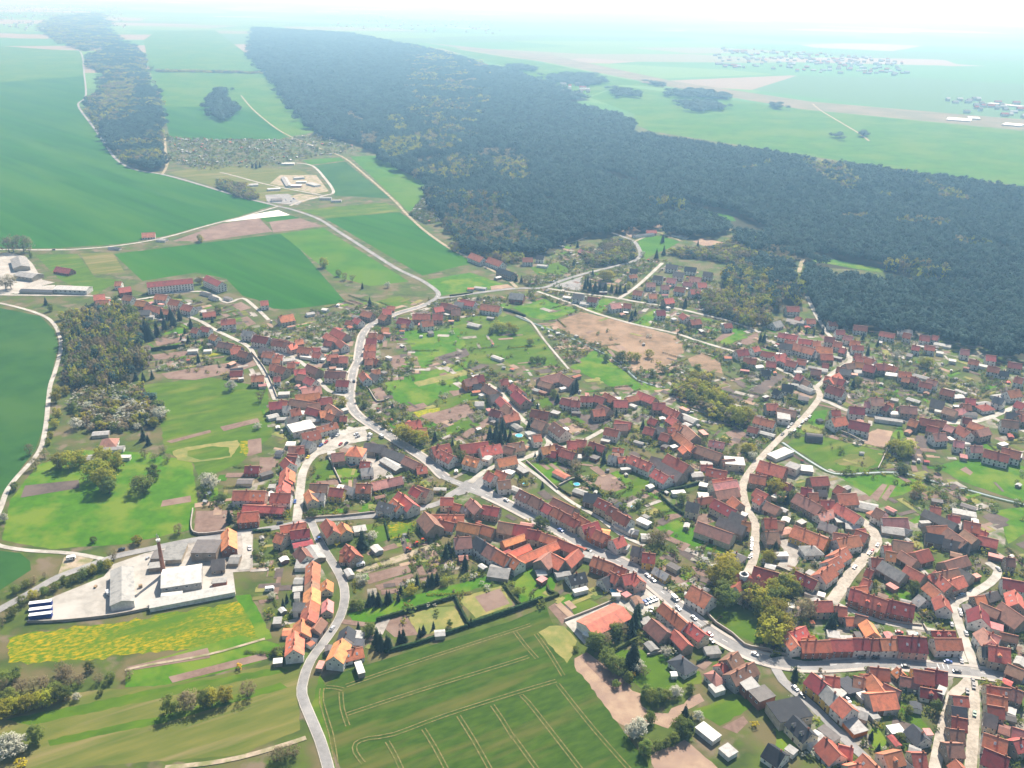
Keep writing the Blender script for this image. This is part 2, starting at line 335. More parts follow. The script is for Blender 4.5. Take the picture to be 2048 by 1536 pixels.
 ('soil_plot', 'V', SOILD, [(140,1360),(250,1310),(320,1320),(210,1385)]),
 ('soil_plot', 'V', SOILD, [(640,1340),(780,1340),(840,1380),(730,1400)]),
 ('soil_plot', 'V', SOILL, [(320,690),(460,675),(510,700),(330,720)]),
 ('football_pitch', 'W', MEADB, [(1280,490),(1360,455),(1880,555),(1860,580),(1640,550),(1440,512)]),
 ('meadow', 'W', CROP_L, [(690,240),(900,265),(880,310),(720,270)]),
 ('meadow', 'W', CROP_L, [(240,40),(420,80),(660,130),(690,170),(560,170),(400,120)]),
 ('meadow', 'U', MEADB, [(1400,900),(2060,730),(2060,900),(1740,1080),(1530,1080),(1420,980)]),
 ('rape_strip', 'U', RAPE, [(1620,1140),(1860,1085),(1890,1110),(1670,1180)]),
 ('rape_strip', 'U', TAN, [(1630,900),(2060,790),(2060,840),(1670,935)]),
 ('soil_plot', 'U', SOIL, [(1570,1095),(1710,1062),(1750,1100),(1600,1135)]),
 ('soil_plot', 'U', SOIL, [(1680,1170),(2060,1070),(2060,1180),(1820,1250)]),
 ('soil_plot', 'U', SOILD, [(1800,650),(1900,635),(1970,700),(1840,720)]),
 ('soil_plot', 'U', SOILD, [(1920,635),(2040,615),(2080,680),(1970,710)]),
 ('soil_plot', 'U', SOIL, [(1430,690),(1540,680),(1590,790),(1460,800)]),
 ('soil_plot', 'U', SOIL, [(1290,960),(1370,930),(1430,1030),(1350,1060)]),
 ('meadow', 'U', MEADB, [(1480,500),(1640,480),(1980,460),(2060,620),(1800,700),(1760,770),(1690,790),(1600,600)]),
 ('meadow', 'U', MEAD, [(1330,250),(1520,205),(1620,270),(1480,300),(1360,300)]),
 ('soil_plot', 'U', SOIL, [(170,280),(250,255),(330,305),(240,330)]),
 ('soil_plot', 'U', SOIL, [(240,385),(300,370),(360,420),(300,445)]),
 ('soil_plot', 'T', SOIL, [(1290,1230),(1620,1170),(2020,1120),(2060,1160),(1880,1220),(1560,1280),(1340,1270)]),
 ('soil_plot', 'T', SOIL, [(1200,1080),(1560,1040),(1580,1090),(1250,1120)]),
 ('soil_plot', 'T', SOIL, [(1240,970),(1480,930),(1500,970),(1260,1010)]),
 ('meadow', 'T', MEADB, [(1280,920),(1480,830),(1520,870),(1480,910)]),
 ('rape_strip', 'T', RAPE, [(1600,1085),(1780,1050),(1790,1070),(1610,1105)]),
 ('soil_plot', 'T', SOIL, [(1860,680),(1930,660),(2010,700),(1920,725)]),
 ('soil_plot', 'T', SOIL, [(1920,790),(1980,770),(2050,830),(1980,850)]),
 ('soil_plot', 'X', SOILD, [(200,925),(630,880),(635,945),(165,1022)]),
 ('soil_plot', 'X', SOIL, [(1330,570),(1680,480),(1690,500),(1370,585)]),
 ('soil_plot', 'X', SOIL, [(1760,455),(2060,385),(2080,415),(1790,490)]),
 ('soil_plot', 'X', SOIL, [(1300,1045),(1525,1005),(1530,1055),(1285,1095)]),
 ('soil_plot', 'X', SOIL, [(1570,1130),(1870,1120),(1880,1160),(1780,1310),(1550,1310)]),
 ('path_oval', 'X', TAN, [(1380,650),(1500,615),(1900,560),(1920,590),(1850,700),(1560,740),(1420,720)]),
 ('meadow', 'X', MEAD, [(1500,650),(1700,610),(1830,620),(1840,690),(1600,720),(1500,690)]),
 ('soil_plot', 'J', SOIL, [(465,560),(570,545),(575,660),(455,690)]),
 ('dandelion_strip', 'J', YEL, [(405,570),(460,565),(450,690),(395,660)]),
 ('soil_plot', 'J', SOIL, [(560,700),(690,700),(640,830),(550,830)]),
 ('lawn', 'J', MEADB, [(1150,720),(1250,690),(1370,850),(1300,900),(1200,900)]),
 ('lawn', 'J', MEAD, [(1010,740),(1110,720),(1160,860),(1040,910),(970,890)]),
 ('lawn', 'J', MEADB, [(1320,1100),(1480,1050),(1500,1120),(1360,1140)]),
 ('soil_plot', 'G', SOIL, [(1000,620),(1290,540),(1330,600),(1010,690)]),
 ('soil_plot', 'G', SOIL, [(1060,700),(1330,610),(1350,640),(1090,735)]),
 ('soil_plot', 'G', SOIL, [(1000,460),(1200,390),(1240,420),(1010,480)]),
 ('farm_track', 'G', DIRT, [(900,590),(1200,490),(1500,385),(1560,400),(1400,470),(1000,610)]),
 ('dandelion_meadow', 'G', YEL, [(1145,245),(1300,215),(1365,310),(1170,365)]),
 ('lawn', 'G', MEAD, [(960,260),(1130,235),(1165,360),(1040,400),(1010,300)]),
 ('soil_plot', 'O', SOIL, [(252,1335),(415,1296),(420,1310),(420,1316),(270,1340)]),
 ('soil_plot', 'O', SOIL, [(337,1354),(530,1305),(535,1318),(345,1366)]),
 ('soil_plot', 'K', SOIL, [(0,350),(220,275),(280,340),(0,440)]),
 ('soil_plot', 'K', SOIL, [(70,170),(180,145),(225,180),(110,210)]),
 ('soil_plot', 'K', SOIL, [(110,550),(400,370),(420,420),(150,580)]),
 ('soil_plot', 'K', SOIL, [(950,400),(1030,380),(1070,420),(960,440)]),
 ('soil_plot', 'K', SOILD, [(1100,350),(1220,360),(1380,400),(1220,490),(1140,430)]),
 ('soil_plot', 'K', SOILL, [(950,470),(1060,430),(1200,490),(1060,510)]),
 ('soil_plot', 'K', SOIL, [(1400,130),(1500,120),(1560,170),(1390,150)]),
 ('meadow', 'K', MEAD, [(0,240),(380,150),(400,200),(270,230),(0,330)]),
 ('meadow', 'K', MEAD, [(30,440),(220,380),(330,440),(60,530)]),
 ('meadow', 'K', MEADB, [(0,90),(180,70),(230,150),(60,170),(0,200)]),
 ('lawn', 'K', MEAD, [(790,240),(850,210),(920,270),(820,310)]),
 ('lawn', 'K', MEAD, [(1000,360),(1080,370),(1170,420),(1120,430)]),
 # paved places
 ('factory_yard', 'F', CONC, [(200,890),(340,730),(760,560),(830,470),(1060,390),(1400,390),(1480,480),(1700,500),(1725,690),(1090,800),(830,845),(480,895)]),
 ('factory_forecourt', 'F', COURT, [(1060,390),(1300,330),(1640,260),(1760,250),(1850,250),(1850,520),(1700,530),(1480,480),(1300,420)]),
 ('lay_by', 'F', DIRT, [(420,560),(470,420),(570,395),(640,400),(690,430),(640,480)]),
 ('car_park', 'B', PALE, [(420,370),(830,200),(1070,100),(1180,190),(1190,260),(1010,330),(960,290),(860,240),(560,370),(660,470),(640,560),(590,560)]),
 ('square', 'J', PALE, [(1010,590),(1130,510),(1250,450),(1400,470),(1440,560),(1280,590),(1100,660),(1000,690)]),
 ('church_square', 'R', COURT, [(540,500),(900,520),(820,650),(700,830),(540,790),(620,640)]),
 ('farm_yard', 'J', COURT, [(1390,650),(1500,640),(1620,830),(1450,890)]),
 ('works_yard', 'Y', DIRT, [(960,510),(1040,440),(1330,440),(1430,570),(1330,590)]),
 ('works_yard', 'Y', ASPH, [(920,600),(1100,590),(1240,640),(1180,680),(940,660)]),
 ('works_yard', 'Y', DIRT, [(1120,610),(1200,590),(1350,610),(1220,660)]),
 ('farm_yard', 'T', CONC, [(-40,280),(60,260),(200,290),(260,350),(340,480),(440,500),(200,560),(60,600),(-40,600)]),
 ('junction', 'O', ASPH, [(905,985),(930,962),(965,950),(975,965),(1000,995),(985,1002),(940,985),(915,992)]),
 ('forecourt', 'C', PALE, [(1340,600),(1560,590),(1600,690),(1430,710)]),
 ('forecourt', 'C', COURT, [(1030,420),(1230,430),(1250,500),(1050,490)]),
 ('building_plot', 'T', CONC, [(150,540),(440,520),(440,590),(110,590)]),
]
for nm, t, mt, pts in FIELDS: poly(nm, t, pts, mt)

# village core: trodden yards under the rows of houses
for t, pts in (('C', [(120,420),(420,180),(640,120),(1180,260),(1560,640),(1330,680),(700,640),(200,640)]), ('C', [(1580,200),(2060,100),(2060,800),(1900,800),(1660,640),(1600,400)]),
               ('C', [(240,800),(1160,740),(1500,800),(1440,980),(1240,940),(1060,1000),(860,1120),(800,1380),(700,1350),(480,1080)]), ('C', [(1700,860),(2060,880),(2060,1560),(1670,1560)]),
               ('C', [(1500,960),(1630,960),(1600,1560),(1420,1560)]), ('C', [(0,1060),(200,980),(330,1050),(700,1400),(620,1480),(480,1440),(200,1180)]),
               ('K', [(440,90),(640,250),(960,500),(1200,560),(1080,720),(440,740),(200,760),(160,600),(700,540),(420,380)]), ('K', [(980,200),(1720,160),(2060,380),(2060,640),(1900,620),(1640,460),(1240,300)]),
               ('M', [(0,400),(260,480),(700,700),(1000,900),(1100,1000),(1000,1000),(500,760),(0,480)]), ('K', [(0,1140),(480,1200),(940,1320),(1240,1500),(1100,1580),(640,1560),(260,1300),(0,1330)]),
               ('J', [(620,230),(1200,220),(1280,400),(1000,600),(880,980),(660,1080),(340,1060),(340,960),(680,860),(780,560)]), ('U', [(420,470),(800,540),(1110,440),(1120,760),(900,860),(600,760),(330,600)]),
               ('U', [(1250,480),(1340,480),(1390,860),(1210,860)]), ('G', [(480,400),(640,520),(740,700),(700,920),(560,1240),(470,1200),(470,900)]),
               ('Q', [(200,180),(700,260),(1060,500),(1300,640),(1900,640),(1930,800),(1200,820),(700,740),(480,640),(200,560)]), ('M', [(1200,100),(1780,150),(1880,330),(1860,700),(1640,640),(1560,420),(1400,260)]),
               ('N', [(520,330),(900,180),(1380,300),(1660,440),(1280,520),(1060,620),(640,420)]), ('P', [(240,940),(1000,960),(1300,1120),(2060,1060),(2060,1200),(1400,1240),(1240,1340),(800,1120)]),
               ('P', [(700,160),(1200,240),(2060,520),(2060,720),(1800,700),(1400,500),(800,340)]), ('R', [(330,250),(480,250),(560,420),(520,560),(370,560)]),
               ('S', [(0,560),(420,600),(700,860),(960,1100),(640,1060),(300,900),(0,760)]), ('N', [(1760,840),(2060,840),(2060,1060),(1900,1040)])):
    poly('village_yard', t, pts, YARD)

# ------------------------------------------------------------------ roads
def spline(P, step):
    out = []
    for i in range(len(P) - 1):
        p0 = P[max(i - 1, 0)]; p1 = P[i]; p2 = P[i + 1]; p3 = P[min(i + 2, len(P) - 1)]
        n = max(2, int(math.dist(p1, p2) / step))
        for k in range(n):
            t = k / n
            out.append(tuple(.5 * (2 * b + (c - a) * t + (2 * a - 5 * b + 4 * c - d) * t * t + (3 * b - a - 3 * c + d) * t ** 3) for a, b, c, d in zip(p0, p1, p2, p3)))
    out.append(P[-1]); return out
def offs(P, d):
    out = []
    for i in range(len(P)):
        a = P[max(i - 1, 0)]; b = P[min(i + 1, len(P) - 1)]
        tx, ty = b[0] - a[0], b[1] - a[1]; L = math.hypot(tx, ty) or 1
        out.append((P[i][0] - ty / L * d, P[i][1] + tx / L * d))
    return out
def ribbon(name, P, d0, d1, z0, z1, mt, parent=None):       # a strip between two offsets; z1 > z0 gives it kerb faces
    A, B = offs(P, d0), offs(P, d1); n = len(P); v = []; f = []
    for (ax, ay), (bx, by) in zip(A, B): v += [(ax, ay, z0), (ax, ay, z1), (bx, by, z1), (bx, by, z0)]
    for i in range(n - 1):
        a, b = 4 * i, 4 * i + 4
        f.append((a + 1, a + 2, b + 2, b + 1))
        if z1 > z0 + .05: f += [(a, a + 1, b + 1, b), (a + 2, a + 3, b + 3, b + 2)]
    return obj(name, mesh(name, v, f, mt), parent)
LAY[0] = .25
ROADS = [  # key, plain name for labels, end it is counted from, material, width, pavement, points (photo pixels)
 ('south', 'south lane', 'field', ASPH, 4.2, 0, [(662,1560),(655,1530),(640,1480),(619,1430),(604,1390),(607,1360),(622,1320),(655,1275),(680,1235),(690,1195),(684,1160),(665,1125),(646,1096),(631,1064),(622,1042)]),
 ('factory', 'factory road', 'factory', ASPH, 5.5, 0, [(-20,1232),(0,1219),(55,1189),(115,1155),(164,1137),(232,1113),(301,1098),(383,1081),(478,1067),(558,1054),(622,1041),(705,1035),(805,1025),(880,1006),(900,990),(932,972)]),
 ('westtrack', 'west track', 'meadow', PALE, 3.2, 0, [(-20,1080),(0,1092),(55,1101),(142,1107),(205,1118)]),
 ('woodtrack', 'concrete wood track', 'meadow', PALE, 3.6, 0, [(-20,1060),(0,1020),(15,980),(40,948),(62,925),(82,895),(92,850),(97,800),(101,770),(112,737),(122,695),(117,665),(100,640),(70,625),(25,612),(-10,605)]),
 ('north', 'north road', 'crossroads', ASPH, 6.0, 1.6, [(932,972),(890,955),(855,922),(790,880),(742,850),(715,830),(702,810),(700,785),(707,740),(715,725),(720,690),(728,665),(750,645),(795,627),(845,612),(872,597)]),
 ('northfar', 'open north road', 'village', ASPH, 5.6, 0, [(872,597),(876,585),(845,562),(795,538),(750,510),(675,462),(637,438),(587,420),(550,411),(475,392),(375,362),(325,349),(266,338),(232,318),(212,290),(191,260),(157,212),(168,198),(172,185),(169,154),(162,106),(137,89),(99,67),(79,55)]),
 ('westroad', 'west road', 'junction', PALE, 4.5, 0, [(556,413),(525,422),(480,435),(420,450),(330,475),(240,491),(160,498),(100,500),(-20,499)]),
 ('main', 'main street', 'crossroads', ASPH, 7.0, 2.0, [(932,972),(985,995),(1024,1014),(1074,1040),(1124,1065),(1174,1094),(1249,1128),(1294,1160),(1349,1206),(1394,1245),(1444,1279),(1499,1308),(1540,1322),(1600,1331),(1660,1331),(1736,1326),(1811,1330),(1886,1338),(1961,1346),(2070,1364)]),
 ('upper', 'upper lane', 'crossroads', PALE, 4.5, 0, [(940,966),(965,946),(1000,929),(1040,920),(1083,902),(1098,887),(1090,872),(1055,848),(1036,830),(1020,810),(1000,785),(975,768)]),
 ('uppereast', 'upper east lane', 'upper lane', PALE, 4.0, 0, [(1098,888),(1130,894),(1170,880),(1207,860)]),
 ('church', 'church lane', 'church', COBB, 5.2, 0, [(1495,1146),(1505,1125),(1511,1100),(1510,1075),(1511,1048),(1498,1024),(1489,1000),(1486,972),(1492,955),(1512,927),(1535,902),(1567,870),(1605,838),(1633,805),(1640,790),(1632,775)]),
 ('marsh', 'marsh lane', 'church lane', PALE, 4.0, 0, [(1632,775),(1595,757),(1555,737),(1520,720),(1480,707),(1430,692),(1390,680),(1350,667),(1262,647),(1187,625),(1137,605),(1075,583)]),
 ('east', 'east street', 'church lane', PALE, 5.0, 0, [(1637,798),(1660,806),(1683,817),(1707,825),(1746,832),(1810,842),(1902,846),(1941,845),(1980,835),(2009,823),(2060,802)]),
 ('eastspur', 'east spur', 'east street', PALE, 4.0, 0, [(1985,835),(2005,846),(2030,855),(2060,868)]),
 ('forest', 'forest lane', 'church lane', PALE, 4.5, 0, [(1632,775),(1655,755),(1677,738),(1700,722),(1692,702),(1672,684),(1655,667),(1642,647),(1632,630),(1622,610),(1614,593)]),
 ('foresttrack', 'forest track', 'forest', DIRT, 5.0, 0, [(1598,545),(1601,532),(1606,518)]),
 ('hamlet', 'hamlet road', 'north road', ASPH, 5.5, 0, [(872,597),(900,594),(962,585),(1032,577),(1085,576),(1125,561),(1175,546),(1225,534),(1268,522),(1281,508),(1270,485),(1250,475),(1222,465)]),
 ('field', 'field track', 'hamlet', DIRT, 4.5, 0, [(1035,577),(1012,556),(975,536),(937,515),(900,497),(850,462),(812,427),(787,400),(725,345),(687,315),(650,301),(600,281),(575,270),(547,253),(506,219),(482,191)]),
 ('hameast', 'hamlet east lane', 'hamlet road', PALE, 4.5, 0, [(1095,577),(1145,585),(1225,595),(1275,604),(1325,612),(1375,622),(1395,627),(1450,640),(1487,652),(1520,665)]),
 ('hamnorth', 'new estate lane', 'hamlet east lane', PALE, 4.5, 0, [(1235,599),(1275,572),(1325,526)]),
 ('weststreet', 'west street', 'flats', PALE, 4.5, 0, [(375,633),(400,642),(430,660),(457,673),(496,693),(512,718),(530,748),(541,775),(551,800)]),
 ('flatsway', 'flats access', 'west street', PALE, 4.0, 0, [(-10,590),(100,591),(185,592),(250,600),(290,597),(340,588),(400,583),(430,592),(455,606),(485,597),(512,616),(537,640)]),
 ('middle', 'middle lane', 'west street', PALE, 4.0, 0, [(500,695),(540,703),(580,712),(604,726),(628,748),(658,782),(697,792)]),
 ('plaza', 'square street', 'square', PALE, 6.0, 0, [(737,855),(692,866),(655,893),(625,914),(607,942),(600,985),(594,1042)]),
 ('cobblewest', 'west cobbled lane', 'main street', COBB, 5.2, 0, [(1940,1358),(1925,1375),(1905,1392),(1893,1432),(1881,1477),(1868,1545)]),
 ('cobbleeast', 'east cobbled lane', 'main street', COBB, 5.0, 0, [(1944,1360),(1948,1390),(1949,1415),(1946,1465),(1940,1545)]),
 ('hill', 'hill lane', 'main street', PALE, 5.0, 0, [(1952,1340),(1928,1277),(1914,1237),(1909,1207),(1935,1193),(1980,1166),(1996,1143),(1974,1125)]),
 ('barn', 'barn lane', 'hill lane', PALE, 3.0, 0, [(1909,1205),(1894,1190),(1868,1165),(1846,1142),(1800,1105),(1772,1085)]),
 ('wide', 'wide cobbled lane', 'long barn', COBB, 7.0, 0, [(1664,1204),(1680,1180),(1702,1147),(1729,1117),(1748,1095),(1752,1075),(1735,1050),(1697,1024),(1668,1003)]),
 ('barnfront', 'long barn lane', 'wide lane', PALE, 3.2, 0, [(1664,1203),(1696,1219),(1736,1236),(1786,1250),(1836,1256),(1870,1262)]),
 ('lower', 'lower street', 'main street', ASPH, 5.2, 0, [(1546,1325),(1566,1362),(1611,1400),(1648,1435),(1691,1480),(1735,1520)]),
 ('back', 'back lane', 'upper lane', PALE, 3.0, 0, [(1032,922),(1040,926),(1080,956),(1120,988),(1150,1009),(1199,1037),(1239,1068),(1289,1092)]),
 ('meadowpath', 'meadow path', 'hedge', PALE, 2.2, 0, [(1032,630),(1060,642),(1090,682),(1137,738)]),
 ('works', 'works loop', 'north road', PALE, 5.0, 0, [(580,412),(600,403),(627,397),(650,391),(667,384),(650,357),(625,332),(592,326)]),
 ('works2', 'works lane', 'north road', PALE, 4.0, 0, [(440,345),(462,350),(525,367),(587,380),(645,391)]),
 ('ridgepath', 'ridge path', 'north road', DIRT, 5.0, 0, [(325,348),(332,336),(335,322),(331,300),(330,272)]),
 ('orchardpath', 'orchard path', 'south lane', DIRT, 2.6, 0, [(612,1476),(595,1482),(547,1497),(478,1516),(410,1528),(330,1536)]),
 ('rightfield', 'far field track', 'forest', DIRT, 6.0, 0, [(1738,282),(1720,268),(1690,250),(1640,220),(1625,207)]),
 ('plottrack', 'plot path', 'meadow', DIRT, 1.6, 0, [(250,1341),(300,1330),(415,1310),(530,1278)]),
 ('stablepath', 'stable path', 'hamlet road', DIRT, 4.0, 0, [(1270,483),(1295,472),(1315,465),(1330,470),(1362,482)]),
 ('yardway', 'gate way', 'factory road', PALE, 6.0, 0, [(492,1066),(495,1090),(494,1115),(488,1140)]),
 ('gardenlane', 'garden lane', 'hamlet', PALE, 3.0, 0, [(1130,488),(1150,483),(1175,474)]),
]
RP = {}
for i, (k, nm, end, mt, wd, pav, pts) in enumerate(ROADS):
    P = spline([px(*q) for q in pts], 6.0); RP[k] = P
    z = LAY[0] + .0015 * i
    r = struct(ribbon('road' if mt in (ASPH, PALE, COBB) else 'track', P, -wd / 2, wd / 2, z, z, mt))
    if pav:
        # pavements with a kerb, left open where side streets meet
        for sgn in (-1, 1):
            struct(ribbon('pavement', P[3:-3], sgn * wd / 2 if sgn < 0 else wd / 2, sgn * (wd / 2 + pav), z - .25, z + .12, PAVE))
    if k in ('main', 'north', 'northfar'):
        mb = MB(); D = 0
        for a, b in zip(P, P[1:]):
            if a[1] > 1100: break
            L = math.dist(a, b); D += L
            if D >= 9:
                D = 0; tx, ty = (b[0] - a[0]) / L, (b[1] - a[1]) / L; h = .13
                q = [(a[0] - ty * h, a[1] + tx * h, z + .012), (a[0] + ty * h, a[1] - tx * h, z + .012), (a[0] + tx * 3.5 + ty * h, a[1] + ty * 3.5 - tx * h, z + .012), (a[0] + tx * 3.5 - ty * h, a[1] + ty * 3.5 + tx * h, z + .012)]
                mb.face(q)
        o = obj('lane_marking', mb.mesh('lane_marking', MARK), r); stuff(o)
    elif k in ('south',):
        for sgn in (-1, 1):
            ribbon('edge_line', P, sgn * (wd / 2 + .05), sgn * (wd / 2 + .55), z + .005, z + .005, PALE, r)
# pedestrian crossing on the main street
cz = LAY[0] + .09
for k in range(3):
    a, b = tp('C', 1350 + k * 38, 700), tp('C', 1370 + k * 38, 745)
    A, B = px(*a), px(*b)
    o = obj('crossing_stripe', mesh('crossing_stripe', [(A[0] - .2, A[1], cz), (A[0] + .2, A[1], cz), (B[0] + .2, B[1], cz), (B[0] - .2, B[1], cz)], [(0, 3, 2, 1)], MARK)); struct(o)
# streams with dark banks
BANK = mat('stream_bank', (.05, .07, .02), (.035, .05, .015), .3)
for pts in ([(1032,632),(1060,644),(1125,669),(1207,707),(1250,737),(1280,762),(1330,775)], [(1565,885),(1605,913),(1655,943),(1680,948),(1705,948),(1790,945),(1845,956),(1892,970),(1928,978),(1990,995),(2060,1012)]):
    P = spline([px(*q) for q in pts], 6.0); z = LAY[0] - .03
    b = struct(ribbon('stream_bank', P, -3.2, 2.0, z, z, BANK)); w_ = struct(ribbon('stream', P, -.9, 1.1, z + .01, z + .01, WATER))
# tramlines through the near crop
TRAM = mat('wheel_track', (.20, .175, .07), (.11, .125, .035), .5)
for t, pts in (('A', [(720,880),(1200,715),(2048,440),(2200,390)]), ('A', [(560,890),(640,895),(700,910)]), ('A', [(720,1110),(1300,920),(2048,690),(2180,645)]),
               ('A', [(860,1500),(795,1410),(800,1340),(900,1300),(1100,1268),(1500,1120),(2048,945),(2400,840)]), ('A', [(1340,1225),(1430,1370),(1530,1560)]), ('A', [(1620,1120),(1740,1310),(1880,1560)]),
               ('A', [(1890,1035),(1970,1150),(2060,1300)]), ('B', [(0,1270),(210,1560)]), ('B', [(70,965),(130,1010),(560,1560)]), ('B', [(365,865),(650,1220),(950,1560)]), ('B', [(25,450),(110,560),(200,660)]),
               ('B', [(190,465),(300,620),(410,800)]), ('A', [(1050,1325),(1110,1430),(1170,1560)]), ('A', [(680,930),(690,1060),(735,1200)]), ('A', [(530,900),(525,1010),(600,1260),(640,1500)])):
    P = spline([px(*tp(t, *q)) for q in pts], 8.0)
    for d in (-.95, .95):
        struct(ribbon('wheel_track', P, d - .3, d + .3, .21, .21, TRAM))
